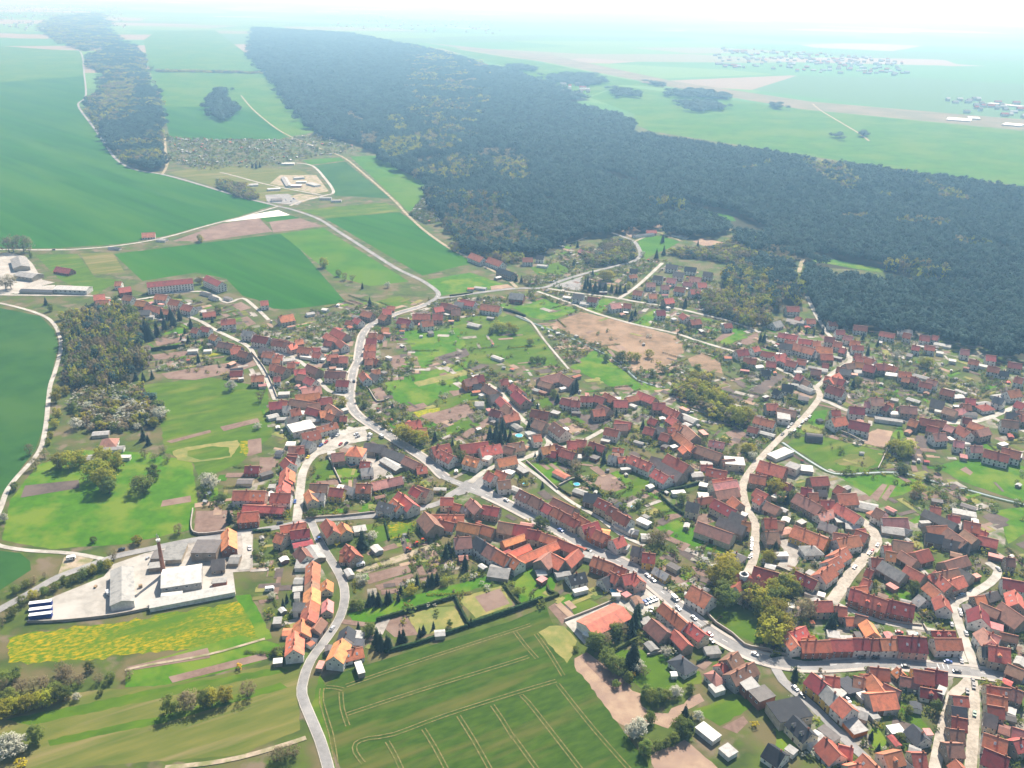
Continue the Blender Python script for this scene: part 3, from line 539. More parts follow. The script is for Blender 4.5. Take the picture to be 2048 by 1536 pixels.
# ------------------------------------------------------------------ buildings
# ridge ends in tile pixels, width in metres, roof colour, wall colour, kind
BD = {
'A': '445 85 440 190 9 o b h;440 187 426 265 9 r b h;425 262 415 345 9 r n h;366 340 362 450 9 o b h;360 452 350 600 9 o w h;215 440 330 436 6 r w s;565 28 560 100 7 o c c;572 185 566 270 6 p b c;530 335 470 420 7 b n b;490 440 450 520 5 d g s;465 520 430 548 5 r w s;410 560 398 625 6 o w c;690 500 622 645 9 o w h;680 610 850 568 8 o w c;735 402 715 490 9 d w c;785 465 860 472 6 l w f;790 530 860 536 5 d g f;1430 452 1510 445 5 l b s;300 215 392 215 7 l w b;305 30 388 30 6 l w s',
'B': '590 395 890 250 15 r w L;575 455 640 482 3 w g f;1118 340 1245 450 11 b n b;1030 370 1110 346 5 l w f;1205 215 1398 378 8 r w h;1420 370 1545 465 8 r c h;1300 430 1410 545 7 r n b;1262 410 1310 445 3 l w f;1400 90 1555 180 12 r w h;1320 695 1420 640 12 d w i;1545 600 1660 590 6 l w f;1272 780 1318 778 3 w w s;1660 720 1728 680 8 r w c;1720 670 1805 605 9 b n h;1590 800 1660 770 9 p w i;1745 790 1935 690 9 b g h;1850 810 1930 900 8 l k F;1955 895 2045 985 10 g k F;1600 905 1682 878 6 l w f;1500 1190 1640 1300 6 w w f;1690 1360 1770 1430 6 l w f;450 0 582 -32 9 d w c;720 30 802 -10 9 d w c;800 150 865 150 3 w w f;752 140 800 135 4 l w s;195 -30 270 -40 6 l n s',
'C': '165 470 245 575 7 r w h;160 460 300 402 8 r w h;270 500 370 482 6 o n c;262 520 495 515 9 o k h;496 515 676 515 9 r k h;680 522 820 522 9 m w h;822 520 906 520 9 m w h;906 520 1042 520 9 r w h;1044 497 1275 512 12 m p h;475 462 575 474 6 l w f;580 490 675 494 3 l w f;790 350 852 450 8 o n b;620 330 720 332 7 o w c;700 305 800 330 8 b n b;370 202 512 200 9 r c h;540 240 632 252 8 r n h;630 132 750 165 10 r k h;752 142 960 210 11 r k h;962 212 1186 266 11 m k h;670 92 790 80 8 r w h;300 120 400 150 6 g w f;425 150 480 165 4 w w f;80 240 190 258 9 l k c;1300 410 1490 414 6 m w c;1330 500 1545 500 9 r w h;1300 455 1380 460 4 d g s;1388 150 1420 240 9 r w h;1280 50 1380 130 8 r w h;1210 150 1262 190 9 l w c;1380 -20 1520 98 9 r n h;1522 95 1642 50 9 r n h;1650 165 1732 155 7 o n c;1740 150 1832 120 7 g n c;1636 230 1652 330 11 m w h;1700 210 1860 280 8 b n b;1870 210 2060 340 13 b n b;1880 20 2060 50 9 m w h;1972 110 2002 220 9 r n h;1740 380 1880 420 6 p w f;1620 402 1692 500 9 p w h;1720 430 1862 490 9 p w h;1862 450 2002 482 6 b n b;1690 560 1762 570 8 d c h;1770 570 1946 600 12 r b h;1920 700 2060 760 8 b n b;820 730 970 745 9 m n h;690 800 780 820 9 b n c;770 790 832 788 8 m c c;832 790 932 930 9 r c b;810 945 1016 926 12 o g b;930 860 1062 922 9 b n b;1032 730 1082 780 6 o n c;1060 802 1212 832 7 b g c;1165 745 1330 770 10 m y h;1332 770 1492 800 10 m n h;1220 890 1390 920 7 m w c;1392 915 1452 940 6 w w F;280 810 396 902 10 m y h;392 905 482 1000 9 l y h;510 985 612 1080 10 r w h;562 1090 642 1150 5 g w f;650 1150 745 1252 8 l o f;460 800 572 812 8 r w c;402 800 452 880 4 l w f;590 820 700 930 8 d d f;510 900 602 960 7 w w f;740 930 792 985 5 w w f;650 1050 802 1100 8 l w s;820 1080 872 1142 4 l w f;40 1095 300 1040 13 k b F;205 1115 352 1262 9 d c h;300 1320 430 1262 8 l w s;450 1290 582 1432 11 m w c;470 1190 602 1292 5 g w f;592 1342 702 1370 8 r w c;760 1422 902 1562 9 r c h;640 1522 742 1500 8 o c c;925 1430 1066 1396 9 r w h;1060 1450 1162 1532 7 g w c;1210 1440 1322 1442 9 r c h;1200 1200 1302 1312 9 d w c;970 1232 1072 1216 5 w w f;940 1165 1092 1172 3 l w f;1130 1370 1222 1402 5 l w s;4 1340 136 1430 10 k w c;1510 962 1632 972 7 r c h;1510 1050 1612 1062 11 d b h;1490 1130 1612 1152 9 r n h;1480 1230 1592 1242 10 b n c;1460 1350 1592 1352 9 b n h;1430 1420 1582 1442 9 r n c;1550 1490 1592 1542 7 r n c;1690 860 1832 882 9 r c h;1700 930 1862 962 9 r c h;1690 1010 1822 1032 8 r c h;1700 1080 1802 1112 9 g b h;1710 1180 1862 1242 7 l w f;1710 1250 1902 1312 9 r w h;1690 1360 1892 1442 11 m c h;1960 1322 2052 1300 8 r b h;1910 1340 1972 1422 6 l w f;1860 890 1942 902 8 b n h;1950 890 2052 932 9 b n h;1980 970 2042 1002 5 m w s;1900 1060 1982 1092 5 w w f;1840 1100 1982 1132 5 g n s;1850 1200 1962 1242 7 b n s;1960 1210 2062 1242 8 p n b;1310 1270 1365 1268 4 p w f',
'F': '890 485 890 738 12 l w L;1180 548 1470 505 18 w g L;1228 472 1292 486 5 w w X;1300 322 1250 440 12 l b f;1180 370 1150 430 8 g n f;1090 482 1202 470 6 l n f;1420 340 1600 340 14 g n F;1545 440 1642 430 10 g n c;1680 420 1752 420 9 l n s;1095 762 1715 645 8 w w f;1180 696 1332 680 3 w w f;1668 205 1672 330 9 o k h;1740 118 1892 106 10 o k h;1780 40 1950 42 7 r k s;1960 42 2048 50 7 r k c',
'G': '365 265 555 236 7 r w h;440 300 580 282 8 m w h;460 400 602 370 6 m w s;342 312 402 330 9 o b h;655 222 710 312 9 r c h;815 236 852 292 8 o c h;905 290 995 276 7 l w f;600 400 662 492 9 l n s;510 412 562 482 9 b w c;480 542 572 540 9 l w f;605 520 600 600 8 r c h;600 602 598 655 8 r n h;598 657 596 706 8 b c h;850 396 922 472 9 r n h;770 480 832 482 7 o n c;850 576 880 622 4 l w s;1090 80 1202 112 9 g w h;1190 62 1252 112 8 o w h;1232 12 1342 102 10 r w h;1410 12 1502 42 9 b c h;1500 20 1592 22 8 r c h;1570 80 1692 110 7 r n c;1700 120 1762 142 6 g n c;1760 60 1832 132 9 b n h;1850 110 1972 132 9 r n h;1425 160 1502 252 12 b n b;1470 180 1712 182 8 r w c;1540 220 1642 242 9 m w c;1670 230 1832 262 9 o n b;1680 286 1782 280 6 o n s;1800 240 1932 282 9 r n b;1640 350 1762 340 11 b w h;1800 340 1882 392 10 d w h;1880 390 1962 442 11 b w h;1960 440 2048 492 10 o w h;1900 560 2050 582 14 l n s',
'J': '505 45 605 40 9 r c h;550 116 610 110 6 p c s;650 60 706 56 7 r w h;320 10 420 6 8 m g c;930 50 1000 80 9 r w h;890 150 1046 130 11 p w c;840 202 1036 180 10 o k b;830 0 920 -10 8 r c h;1020 20 1140 26 10 b w h;1190 10 1270 12 9 b c h;1150 96 1252 100 9 m w h;1380 10 1420 60 8 r w h;1450 22 1520 52 8 g w c;1450 0 1520 -5 7 r w c;700 190 790 186 6 w w f;630 260 732 250 10 m n h;720 240 782 246 7 r n h;800 230 1002 260 9 b n b;1020 230 1132 216 9 r n h;940 272 1040 262 8 b n b;1110 266 1190 322 8 b g b;940 296 1042 322 9 r n b;1035 330 1132 316 9 o n h;1100 342 1162 362 8 r n h;1200 370 1256 370 7 r c c;800 320 880 306 9 r w h;740 290 802 286 9 l w c;620 370 702 350 7 l w s;770 390 852 370 10 g w h;880 340 982 346 6 w w f;930 380 1062 370 9 l n s;900 410 1032 392 5 l n s;1050 430 1132 420 9 g n b;1050 470 1216 430 7 r w h;800 470 982 430 15 w w F;890 510 1032 480 11 r c h;920 560 962 570 6 r c c;960 570 1032 590 9 l w h;770 590 842 590 6 w w f;785 620 912 606 10 b n b;915 636 972 630 7 o c h;780 670 860 672 9 m w h;760 700 802 742 9 r w h;820 690 892 700 10 m w h;772 780 760 880 9 o n h;850 790 850 870 7 o n h;745 890 740 962 9 r w h;820 880 832 942 8 b n c;660 985 822 986 10 r w h;345 966 475 966 10 r w h;476 966 606 970 10 r p h;630 930 682 930 5 l w f;625 980 660 1000 5 w w f;440 770 552 770 8 m k c;380 880 502 880 7 g c s;690 650 742 656 6 d w s;425 1080 750 1095 7 r k c;1260 610 1390 620 12 o w p;1130 670 1232 660 10 b n b;1100 665 1162 660 5 w w f;1365 730 1442 736 8 r w c;1365 790 1462 780 9 l w c;1400 580 1560 602 10 g n b;1562 622 1722 682 9 g n b;1550 700 1682 782 8 l n s;1720 690 1832 742 9 b n b;1810 780 1892 770 8 r n c;1330 910 1450 912 10 r n h;1452 902 1570 876 9 p n c;1572 876 1692 850 9 p n c;1240 920 1332 952 8 l w c;960 910 1102 912 9 b n h;1120 940 1232 952 9 r y h;930 960 962 1032 7 o c h;970 986 1076 986 8 l w h;910 1080 1172 1052 5 g w s;1780 930 1852 972 8 r c h;1720 420 1842 400 11 r b h;1810 470 1892 462 10 r b h;1920 622 2062 592 11 r n h;1950 650 2052 702 10 r w h',
'K': '190 80 290 62 10 b o h;282 46 346 36 10 m o h;265 116 332 110 7 d w c;430 90 492 82 8 m c h;440 100 540 162 10 b n h;542 166 626 242 10 m n h;540 130 582 126 6 r w c;580 110 662 172 8 r w h;800 62 970 22 12 b n b;972 32 1072 82 12 b n b;800 82 902 112 8 b n b;280 260 352 260 9 l w s;400 200 462 192 12 g n b;480 210 532 262 9 r b h;534 266 602 322 10 b p h;410 310 492 332 9 m w h;505 370 622 342 9 r n h;660 330 802 352 10 m n h;760 390 850 422 11 b n h;852 424 946 492 11 b w h;575 420 642 462 6 l w s;690 510 772 492 6 l w f;755 530 822 522 8 o w h;740 590 846 572 9 o w h;160 600 382 572 12 r n b;215 690 332 722 10 o w h;320 620 482 592 11 r w h;330 690 402 672 8 l w f;380 710 432 722 7 l w F;430 690 580 662 9 o c h;520 610 602 632 8 b n b;582 620 712 602 10 b c h;820 640 932 652 8 m n c;910 590 992 622 9 m n h;970 630 1082 662 9 r n h;1010 690 1132 692 6 l w f;1010 560 1085 560 10 r y h;1087 556 1172 562 9 r y h;1200 570 1322 612 8 r n c;1385 620 1472 632 5 r w c;1350 680 1422 692 8 l w c;1420 700 1522 692 7 r w c;1530 680 1702 752 10 r w h;1690 690 1772 712 9 g n b;1740 720 1942 832 12 g n b;1820 670 1992 762 13 m n h;1720 790 1832 852 10 r w h;1850 850 1912 842 7 r w c;975 220 1062 242 9 m w h;1050 242 1122 246 9 r w h;1125 210 1222 212 8 r w h;1240 200 1322 222 9 r n h;1320 180 1402 222 9 r n h;1390 240 1502 242 10 r c h;1490 220 1582 202 7 r n b;1590 170 1722 222 10 r n b;1640 220 1722 242 7 r c c;1700 260 1802 262 10 r n h;1810 290 1922 342 9 r n h;1930 350 2052 402 9 l w s;1840 360 1902 402 9 r n h;1680 380 1742 402 8 r n c;1270 270 1362 312 9 b n b;1220 320 1312 312 9 r n h;1400 400 1532 422 9 r n c;1390 432 1502 432 9 b n b;1320 460 1432 482 9 r w h;1640 450 1722 472 9 r n h;1740 450 1802 472 9 g n b;1770 500 1842 522 9 r n h;1820 460 1882 462 7 r n c;1880 490 1962 542 9 r n h;1962 545 2042 612 9 r n h;1960 440 2052 522 10 b n b;1940 600 1982 642 7 o n h;1880 420 1942 452 7 o w h;920 800 1022 852 6 r w s;470 1212 590 1232 11 b n b;592 1232 722 1252 11 m n b;700 1272 812 1292 9 m c h;815 1302 942 1342 8 r n h;500 1370 672 1312 6 o k b;550 1460 712 1392 6 o k b;620 1502 932 1372 7 o n b;540 1462 642 1532 9 o w h;380 810 440 840 9 r w h;450 800 540 830 9 r c h;460 890 560 880 9 b w h;600 760 690 820 5 l n f;570 930 640 960 5 l w s',
'M': '60 395 150 440 10 b w h;152 441 250 495 10 b w h;236 502 312 546 9 r w h;314 547 396 591 9 r w h;398 592 480 626 9 m c h;470 620 532 652 8 r c h;330 460 502 542 12 b n b;500 580 602 642 9 r n h;550 690 682 652 9 m c h;580 722 642 702 9 m o h;640 740 732 782 9 r k h;700 720 782 732 6 o n s;790 812 872 780 9 r w h;860 840 932 862 6 l w f;920 870 1012 892 9 g b h;1000 920 1102 932 9 r y h;1110 1030 1222 1092 6 l y c;520 450 642 472 10 d n b;650 480 762 532 9 m c h;740 540 812 572 9 m c h;810 580 922 642 9 m w h;900 602 942 642 5 r w s;500 390 592 422 6 l n s;600 520 642 532 4 w w s;760 640 812 642 4 w w s;820 670 962 742 6 l w s;940 730 1002 742 6 d n s;1010 780 1082 782 6 w w s;1010 630 1102 672 5 w w f;1050 600 1092 622 3 l w f;1490 652 1772 752 11 b c b;1660 612 1872 692 10 g n b;1840 650 1912 662 9 o n h;1760 570 1862 612 9 g n b;1620 470 1802 562 10 m c h;1650 412 1832 382 10 b n b;1790 450 1852 502 9 r n h;1480 470 1602 452 7 m c c;1530 520 1602 516 5 l w f;1400 492 1502 512 10 g c h;1490 430 1572 432 6 w w s;1280 420 1382 412 4 w w f;1600 320 1762 302 10 r c h;1640 352 1832 322 11 p c h;1560 222 1722 252 9 r n h;1510 200 1602 202 7 r w c;1430 270 1522 262 7 l n s;1400 200 1622 122 11 b n b;1480 42 1682 112 10 b n b;1580 0 1702 22 8 p w c;1775 180 1932 192 12 w c F;1680 160 1782 152 8 b n b;370 790 546 862 8 m n b;430 970 532 872 8 r n b;230 960 312 892 11 b n b;312 902 422 962 11 o n b;330 850 392 842 6 o n s;550 910 652 932 6 l w f;450 1012 562 962 5 l w s;350 1072 462 1052 5 l w s;650 930 822 992 9 r k h;830 1000 912 1032 10 m n h;790 1050 862 1092 8 r p h;880 1082 992 1062 9 r p h;980 1072 1032 1122 8 r p h;900 1150 982 1162 6 l w f',
'N': '390 312 480 302 10 m w h;470 312 522 302 8 r w h;430 380 532 392 9 m c h;560 330 662 352 9 m w c;275 375 332 376 5 r w s;520 450 582 442 6 w w s;570 480 642 482 9 k c c;650 370 742 352 9 r w h;740 360 802 392 9 r w h;760 402 842 422 9 r w h;640 402 720 412 9 r n h;860 390 932 402 9 r w h;710 180 862 206 8 r w h;720 262 822 276 10 g w h;822 262 1002 312 11 r w h;760 240 842 250 9 r n h;870 230 982 242 8 r w h;980 250 1042 252 8 r w h;980 322 1042 352 9 l w c;1010 290 1142 302 11 o w h;1040 350 1142 352 10 o n h;1160 250 1232 262 9 r w h;1210 240 1292 252 9 o n h;1280 280 1372 286 8 r w h;1200 300 1252 312 8 r n h;1170 360 1232 362 8 g w f;1290 340 1342 352 8 r w h;1330 370 1392 382 8 r w h;1390 370 1482 402 9 m w c;1300 410 1392 422 9 o w h;1400 430 1492 452 11 r n h;1490 430 1562 432 10 r n h;1560 432 1662 462 8 m c c;1170 410 1262 402 9 b n b;1130 440 1192 452 8 r n h;1060 426 1112 432 7 r n c;1040 470 1122 482 8 l w s;970 470 1052 482 9 b n b;890 500 942 522 9 r w h;970 510 1072 532 10 r c h;830 470 912 452 9 l w s;800 500 862 502 5 l w f;900 540 992 582 8 b w c;840 560 872 572 6 r w s;900 600 1002 642 8 l w s;1110 550 1192 502 9 o n h;1160 540 1242 562 9 r n h;1200 470 1292 482 9 g n b;1310 480 1382 482 9 l w s;1050 590 1182 632 11 m w h;1190 610 1232 622 7 r n c;740 590 832 602 11 k w c;680 630 732 652 8 k w c;870 690 952 702 9 g g s;610 750 702 752 9 r g h;700 780 852 812 9 b n b;520 850 682 892 9 r w h;720 850 822 862 12 l w F;470 930 552 952 7 r w c;560 970 682 1002 5 l n s;1280 760 1402 772 10 m w h;1440 720 1542 722 12 b c H;1400 730 1462 742 8 p w h;1540 750 1602 772 9 m n h;1580 740 1632 752 7 o w c;1650 780 1732 792 6 m w c;1700 790 1832 802 10 b n h;1600 830 1682 832 6 w w f;1480 862 1702 892 5 l w f;1130 870 1242 852 11 o w h;1130 800 1202 802 8 r w c;1280 880 1442 912 11 m w h;930 990 1062 1002 9 g g q;640 1170 782 1112 9 w w f;560 1202 772 1262 14 r k H;780 1230 872 1262 9 l w F;880 1260 982 1272 9 w g f;960 1340 1102 1332 10 r n b;480 1310 612 1332 10 r n h;770 80 932 102 10 g w f;660 100 722 82 11 l w c;930 70 1002 72 9 r w h;850 50 892 62 7 r w c;1090 90 1162 92 8 r w h;1120 160 1192 162 8 r w h;1080 210 1162 222 9 m w h;1200 200 1272 216 8 p w h;1310 120 1422 132 9 m w h;1520 170 1642 192 8 r w h;1660 150 1782 162 9 w w c;1710 180 1772 192 9 r w h;1840 200 1922 212 9 r w h;1940 200 1992 212 8 r w h;1780 280 1842 292 8 r w h;1880 280 1962 292 8 r w h;1670 490 1772 502 9 o w h;1700 530 1762 542 8 r n h;1560 510 1662 522 8 w c f;1790 510 1912 542 7 l w s;1770 530 1832 552 8 m c h;1840 570 1942 592 8 m w h;1900 550 1982 572 8 b w h;1740 700 1842 732 6 l n s;1930 710 2042 732 12 g c b;270 110 332 106 8 m w h;1760 870 1832 892 9 o n h;1840 860 1962 882 10 m n h;1964 876 2052 892 9 r n h;1900 920 1992 942 8 m n b;1940 990 2042 982 10 b w h',
'Q': '500 430 672 522 11 b n h;530 390 602 402 9 m n h;580 430 642 432 9 r n h;640 410 702 412 7 g n b;660 480 752 482 9 m n h;760 380 802 402 9 m n b;770 440 902 432 12 r n b;840 480 1002 572 10 r w h;900 490 1052 522 10 l w s;1040 530 1102 562 10 b w h;1080 600 1252 602 12 p w c;1180 650 1272 692 8 d w s;1000 650 1152 672 11 l n s;640 580 742 542 8 p w c;660 620 772 662 8 l n c;830 640 922 652 8 l n s;750 700 882 722 11 b w h;480 650 712 742 12 o y h;250 600 332 602 10 o n h;330 610 412 632 9 b n b;370 690 462 672 7 p w s;262 692 352 690 12 b n h;540 800 662 792 10 l w i;900 680 962 672 8 r n h;960 700 1042 732 9 m n h;850 780 1002 752 10 r w h;1090 790 1142 792 7 r w h;1370 540 1592 642 8 g n b;1410 520 1482 532 8 r w c;1560 550 1722 582 7 l w f;1530 580 1612 592 8 r n c;1640 620 1752 642 10 r n h;1380 660 1522 652 9 r n b;1530 670 1662 762 10 b n b;1380 700 1502 722 9 d n b;1500 740 1682 782 9 g n c;1590 620 1642 672 6 l n s;1640 680 1732 742 10 b n b;1740 680 1802 702 9 r n c;1740 720 1872 752 9 r n b;1740 780 1892 792 10 l n s;1340 720 1502 802 6 w w f;1160 750 1292 772 12 b n b;1620 500 1722 532 5 g n s;200 440 252 472 8 r w h;220 400 302 442 9 r n b;290 490 382 532 9 b n b;420 360 472 382 7 m n h;1570 70 1642 82 8 p w h;1680 110 1762 112 8 p w h;1780 130 1952 172 10 r w h;1900 120 2032 152 10 r w h',
'P': '1380 1180 1502 1252 10 r w h;1500 1140 1642 1192 9 r n b;1560 1230 1682 1202 9 b n h;1450 900 1552 912 9 r n h;1420 960 1502 962 9 r n h;1570 960 1692 942 9 l n s;1680 1010 1802 992 10 r w i;1260 1020 1392 1062 9 b n b;1340 1020 1462 1002 8 p n c;1390 1070 1482 1082 8 m w h;1480 1080 1642 1092 7 g w s;1580 1060 1652 1072 7 r w c;1140 1110 1302 1132 9 r n h;1250 1170 1342 1202 8 p n h;1060 1190 1182 1202 9 r n b;1740 880 1882 862 8 l w s;1820 910 1922 942 9 d w h;1890 900 1982 932 9 r w h;1920 850 2048 832 10 r w h;1200 800 1342 832 9 m n h;1310 880 1422 872 7 w n s;1350 810 1462 852 4 l w s;1680 570 1802 592 9 r w h;1780 620 1892 632 8 d w c;1490 500 1592 522 8 r w h;1660 460 1762 472 9 r w h;1890 530 2032 552 9 m c h;1960 680 2048 702 9 r w h;1400 400 1492 412 9 p w h;1130 330 1302 362 8 l w s;1150 430 1222 442 6 w w f;1280 510 1352 522 6 w w f;1580 560 1682 582 6 w w f;1820 1120 1992 1142 10 b w h;1840 1060 1992 1082 9 d n b;1960 1040 2048 1032 9 b n h;1980 1090 2052 1082 8 r n h',
'R': '1350 622 1490 532 10 r w h;1220 702 1350 624 10 r w h;1180 782 1292 722 10 r w h;1060 892 1190 792 10 r w h;1390 382 1432 442 9 r n c;1430 432 1532 482 9 m c h;740 832 960 932 9 m c h;962 933 1112 992 9 r c h;310 782 560 852 14 m n c;60 622 190 682 12 g n i;1100 622 1232 662 7 l n s',
'S': '190 562 282 602 8 r c c;230 622 332 642 9 o c h;70 692 192 702 8 m w h;190 722 430 862 10 l n b;432 772 622 872 10 r n b;520 642 662 602 11 m n b;380 622 542 722 8 b n b;820 742 1052 672 9 b n b;730 852 962 802 9 b n h;980 802 1112 872 9 g n b;1420 692 1502 702 8 b n h;30 802 102 832 7 r n c;0 902 72 932 8 r w h',
'T': '145 290 170 365 18 l b L;150 412 300 432 17 l b L;170 552 430 562 9 d b s;442 532 705 542 14 w w L;450 372 572 392 11 r k c;745 602 836 592 11 r n h;770 642 872 642 9 r w c;920 492 972 492 9 r w h;945 546 1042 532 10 r k h;990 602 1062 612 9 o w h;1090 642 1172 652 10 o n h;1172 672 1292 702 10 r w h;1282 712 1382 722 9 o n h;1250 752 1380 742 8 o n c;1110 722 1202 722 9 g n b;1170 762 1232 762 7 l w s;1175 506 1542 472 11 r w H;1652 442 1772 496 11 r w H;1245 592 1342 602 10 r w h;1360 632 1442 646 10 r w h;1465 672 1546 692 10 r w h;1560 466 1632 462 4 l w f;1620 572 1702 592 4 d w f;1720 602 1782 622 4 d w f;1820 626 1872 642 5 g w f;1620 742 1722 732 9 r n c;1765 802 1882 792 9 r w h;1540 862 1592 872 8 r w h;1610 852 1682 862 8 r w h;1690 912 1742 932 8 o w h;1750 972 1872 992 9 b c h;1840 1032 1912 1022 9 r c h;1920 1042 1992 1062 9 r n h;1870 1002 1932 1012 8 o n h;1910 892 1992 902 9 l w h;1840 1192 1942 1182 9 d w c;1155 112 1262 106 12 r w c;1260 146 1332 152 9 l w s;870 216 962 222 5 d w s;1500 1046 1582 1042 5 w w f;1630 1046 1692 1042 5 w w f',
'U': '340 522 460 542 11 m w h;462 582 552 592 9 m w h;554 592 642 602 9 b w h;500 546 622 566 9 b n b;620 602 682 582 9 o p h;680 562 742 552 8 r n h;680 622 782 632 9 o p h;800 622 882 622 8 r n c;830 652 892 662 9 r w h;880 612 952 622 9 l w s;920 562 982 572 8 m n h;930 502 1032 562 9 r n b;990 462 1092 512 11 r n b;1030 552 1082 592 9 m w h;930 682 1022 672 9 r n h;970 702 1032 702 8 m n h;1035 692 1102 692 10 r n h;1090 402 1152 412 8 r w c;1180 382 1232 402 9 r w h;1140 362 1192 372 7 g n s;1250 332 1332 352 9 r n h;1330 342 1382 362 9 r n h;1380 312 1452 312 10 r n h;1450 302 1512 302 8 r n c;550 372 662 352 12 o b h;380 252 442 246 9 r w h;770 346 832 336 7 l w s;900 306 942 312 6 w w s;1270 502 1332 502 8 r n c;1250 546 1332 546 10 m n h;1235 602 1322 596 10 o n h;1230 652 1322 652 11 r n h;1240 712 1302 712 9 r n h;1300 702 1352 722 8 m n c;1290 786 1362 782 8 r w h;1345 516 1392 522 8 r w c;1370 462 1432 462 8 o n c;1510 382 1612 402 10 m w h;1530 432 1592 432 7 o w c;1620 352 1762 352 10 r n h;1690 412 1782 402 10 r w h;1780 352 1862 352 11 r p h;1790 302 1862 292 9 r n h;1850 262 1932 272 10 r n h;1930 312 2002 312 12 b y h;1960 252 2032 262 10 l w c;2010 232 2062 242 9 r w h;350 622 442 642 9 g n b;420 652 502 662 9 r n h;440 682 542 692 10 l w c;500 702 562 702 8 o n h;520 682 582 682 8 o w h;440 762 512 762 9 r w h;540 762 612 782 10 r b h;620 742 682 742 8 r n h;670 792 762 792 9 r w h;700 832 782 842 9 b n b;780 752 872 792 10 b n b;640 702 732 692 6 l w s;700 692 892 722 4 w w f;980 752 1022 752 4 w w f',
'V': '170 422 270 462 12 r w h;272 462 382 502 12 r w h;390 542 512 582 9 d n h;580 462 662 462 10 r w h;690 442 752 446 9 d w h;700 512 782 522 7 l w s;1040 392 1152 426 8 p n c;890 322 942 326 9 l w s;480 742 592 752 12 l k h;90 792 202 812 10 r w h;-10 832 62 852 10 b n h;250 832 402 852 11 r w h;150 982 242 1002 8 l b s;970 752 1052 762 10 g w h;1105 772 1182 782 10 m w h;1010 822 1082 832 8 l w s;890 772 952 782 6 w w s;1280 832 1362 822 10 p w h;1390 826 1452 832 9 r w h;1470 722 1542 732 9 r w h;1590 752 1652 752 9 r w h;1710 792 1782 782 10 r n h;1650 882 1722 882 10 m w h;1860 902 1902 932 9 r w h;1440 552 1502 556 9 d w h;1430 602 1492 596 7 r w h;1190 662 1252 662 9 d n b;1570 662 1642 662 9 p w h;1690 682 1752 682 9 p w h;1740 622 1812 632 10 p w h;1730 512 1822 522 10 g w h;1880 532 1972 542 10 d w h;1790 572 1872 582 10 g w h;1630 602 1702 612 9 g w h;1800 692 1882 702 10 r w h;1920 716 2002 712 10 r w h;1980 662 2052 662 10 r w h;1920 612 2012 622 10 p w h;1870 652 1942 662 9 p w c;2030 572 2102 582 10 g w h;1470 282 1622 262 9 d w s;1570 242 1652 242 8 r w c;1750 272 1872 296 7 d w s;200 692 292 702 6 w w s;140 702 192 702 6 r w s;1920 962 2002 952 9 r n h;340 1242 422 1272 5 l w s',
'W': '1090 852 1192 852 10 r w h;670 872 742 876 10 r w h',
'X': '800 552 932 542 13 b w i;740 502 872 492 7 l b s;680 692 802 682 8 l n s;960 692 1042 692 4 w w f;830 622 992 612 6 l w s',
'Y': '1070 452 1112 522 10 l w s;1150 462 1232 456 8 w w f;1170 492 1252 492 8 w w f;1130 522 1212 522 12 w k f;1270 502 1342 522 12 l w f;1055 346 1156 346 12 w w f;770 512 862 506 12 l w s;940 552 1042 546 10 w w f;970 632 1052 626 12 g w s;1360 622 1452 622 9 l w f;1450 642 1532 642 7 l w f',
'I': '1600 692 1740 702 60 w w f;1720 686 1790 690 50 w w f;1930 722 2040 732 50 w w f;1840 602 2040 622 40 w w f',
}
def roofmat(n, c, c2, c3=None): return mat(n, c, c2, .45, rough=.8, spec=.22, vary=.32, c3=c3 or tuple(.42 * x + .03 for x in c), s3=.28, bump=.35, hue=.018, detail=8, lo=.3, hi=.7, lo3=.47, hi3=.75)
ROOF = dict(r=roofmat('roof_red_tile', (.52, .165, .105), (.37, .115, .075)), o=roofmat('roof_orange_tile', (.68, .25, .115), (.53, .185, .095)), b=roofmat('roof_brown_tile', (.35, .185, .13), (.26, .14, .10)),
    m=roofmat('roof_maroon_tile', (.33, .085, .062), (.25, .062, .05)), p=roofmat('roof_pink_tile', (.55, .26, .22), (.46, .21, .175)), g=roofmat('roof_grey_tile', (.165, .15, .14), (.13, .115, .108)),
    d=roofmat('roof_slate', (.075, .078, .088), (.055, .058, .066)), k=roofmat('roof_black', (.032, .034, .04), (.025, .026, .032)), l=roofmat('roof_fibre_cement', (.37, .36, .34), (.30, .29, .27)), w=roofmat('roof_white_sheet', (.60, .585, .545), (.52, .505, .47), (.42, .405, .375)))
def wallmat(n, c): return mat(n, c, tuple(x * .82 for x in c), .5, rough=.9, vary=.10, c3=tuple(x * .68 for x in c), s3=.25, lo3=.5, hi3=.75)
WALL = dict(w=wallmat('wall_white_render', (.70, .685, .64)), c=wallmat('wall_cream_render', (.60, .53, .39)), y=wallmat('wall_yellow_render', (.58, .40, .10)), k=wallmat('wall_red_brick', (.30, .135, .09)),
    g=wallmat('wall_grey_render', (.40, .39, .37)), b=wallmat('wall_beige_render', (.46, .40, .31)), p=wallmat('wall_pink_render', (.60, .39, .32)), o=wallmat('wall_orange_render', (.60, .20, .05)), n=wallmat('wall_bare_stone', (.33, .27, .21)), d=wallmat('wall_dark_timber', (.10, .08, .065)))
RNAME = dict(r='red', o='orange', b='brown', m='maroon', p='pinkish', g='grey', d='slate', k='black', l='pale-grey', w='white')
WNAME = dict(w='white', c='cream', y='yellow', k='brick', g='grey', b='beige', p='pink', o='orange', n='stone', d='timber')
RIDGE = mat('ridge_tile', (.55, .27, .18), (.45, .21, .15), .5)
GLASS = mat('window_glass', (.045, .055, .065), rough=.12, spec=.6); FRAME = mat('window_frame', (.72, .71, .68), (.6, .59, .56), 2)
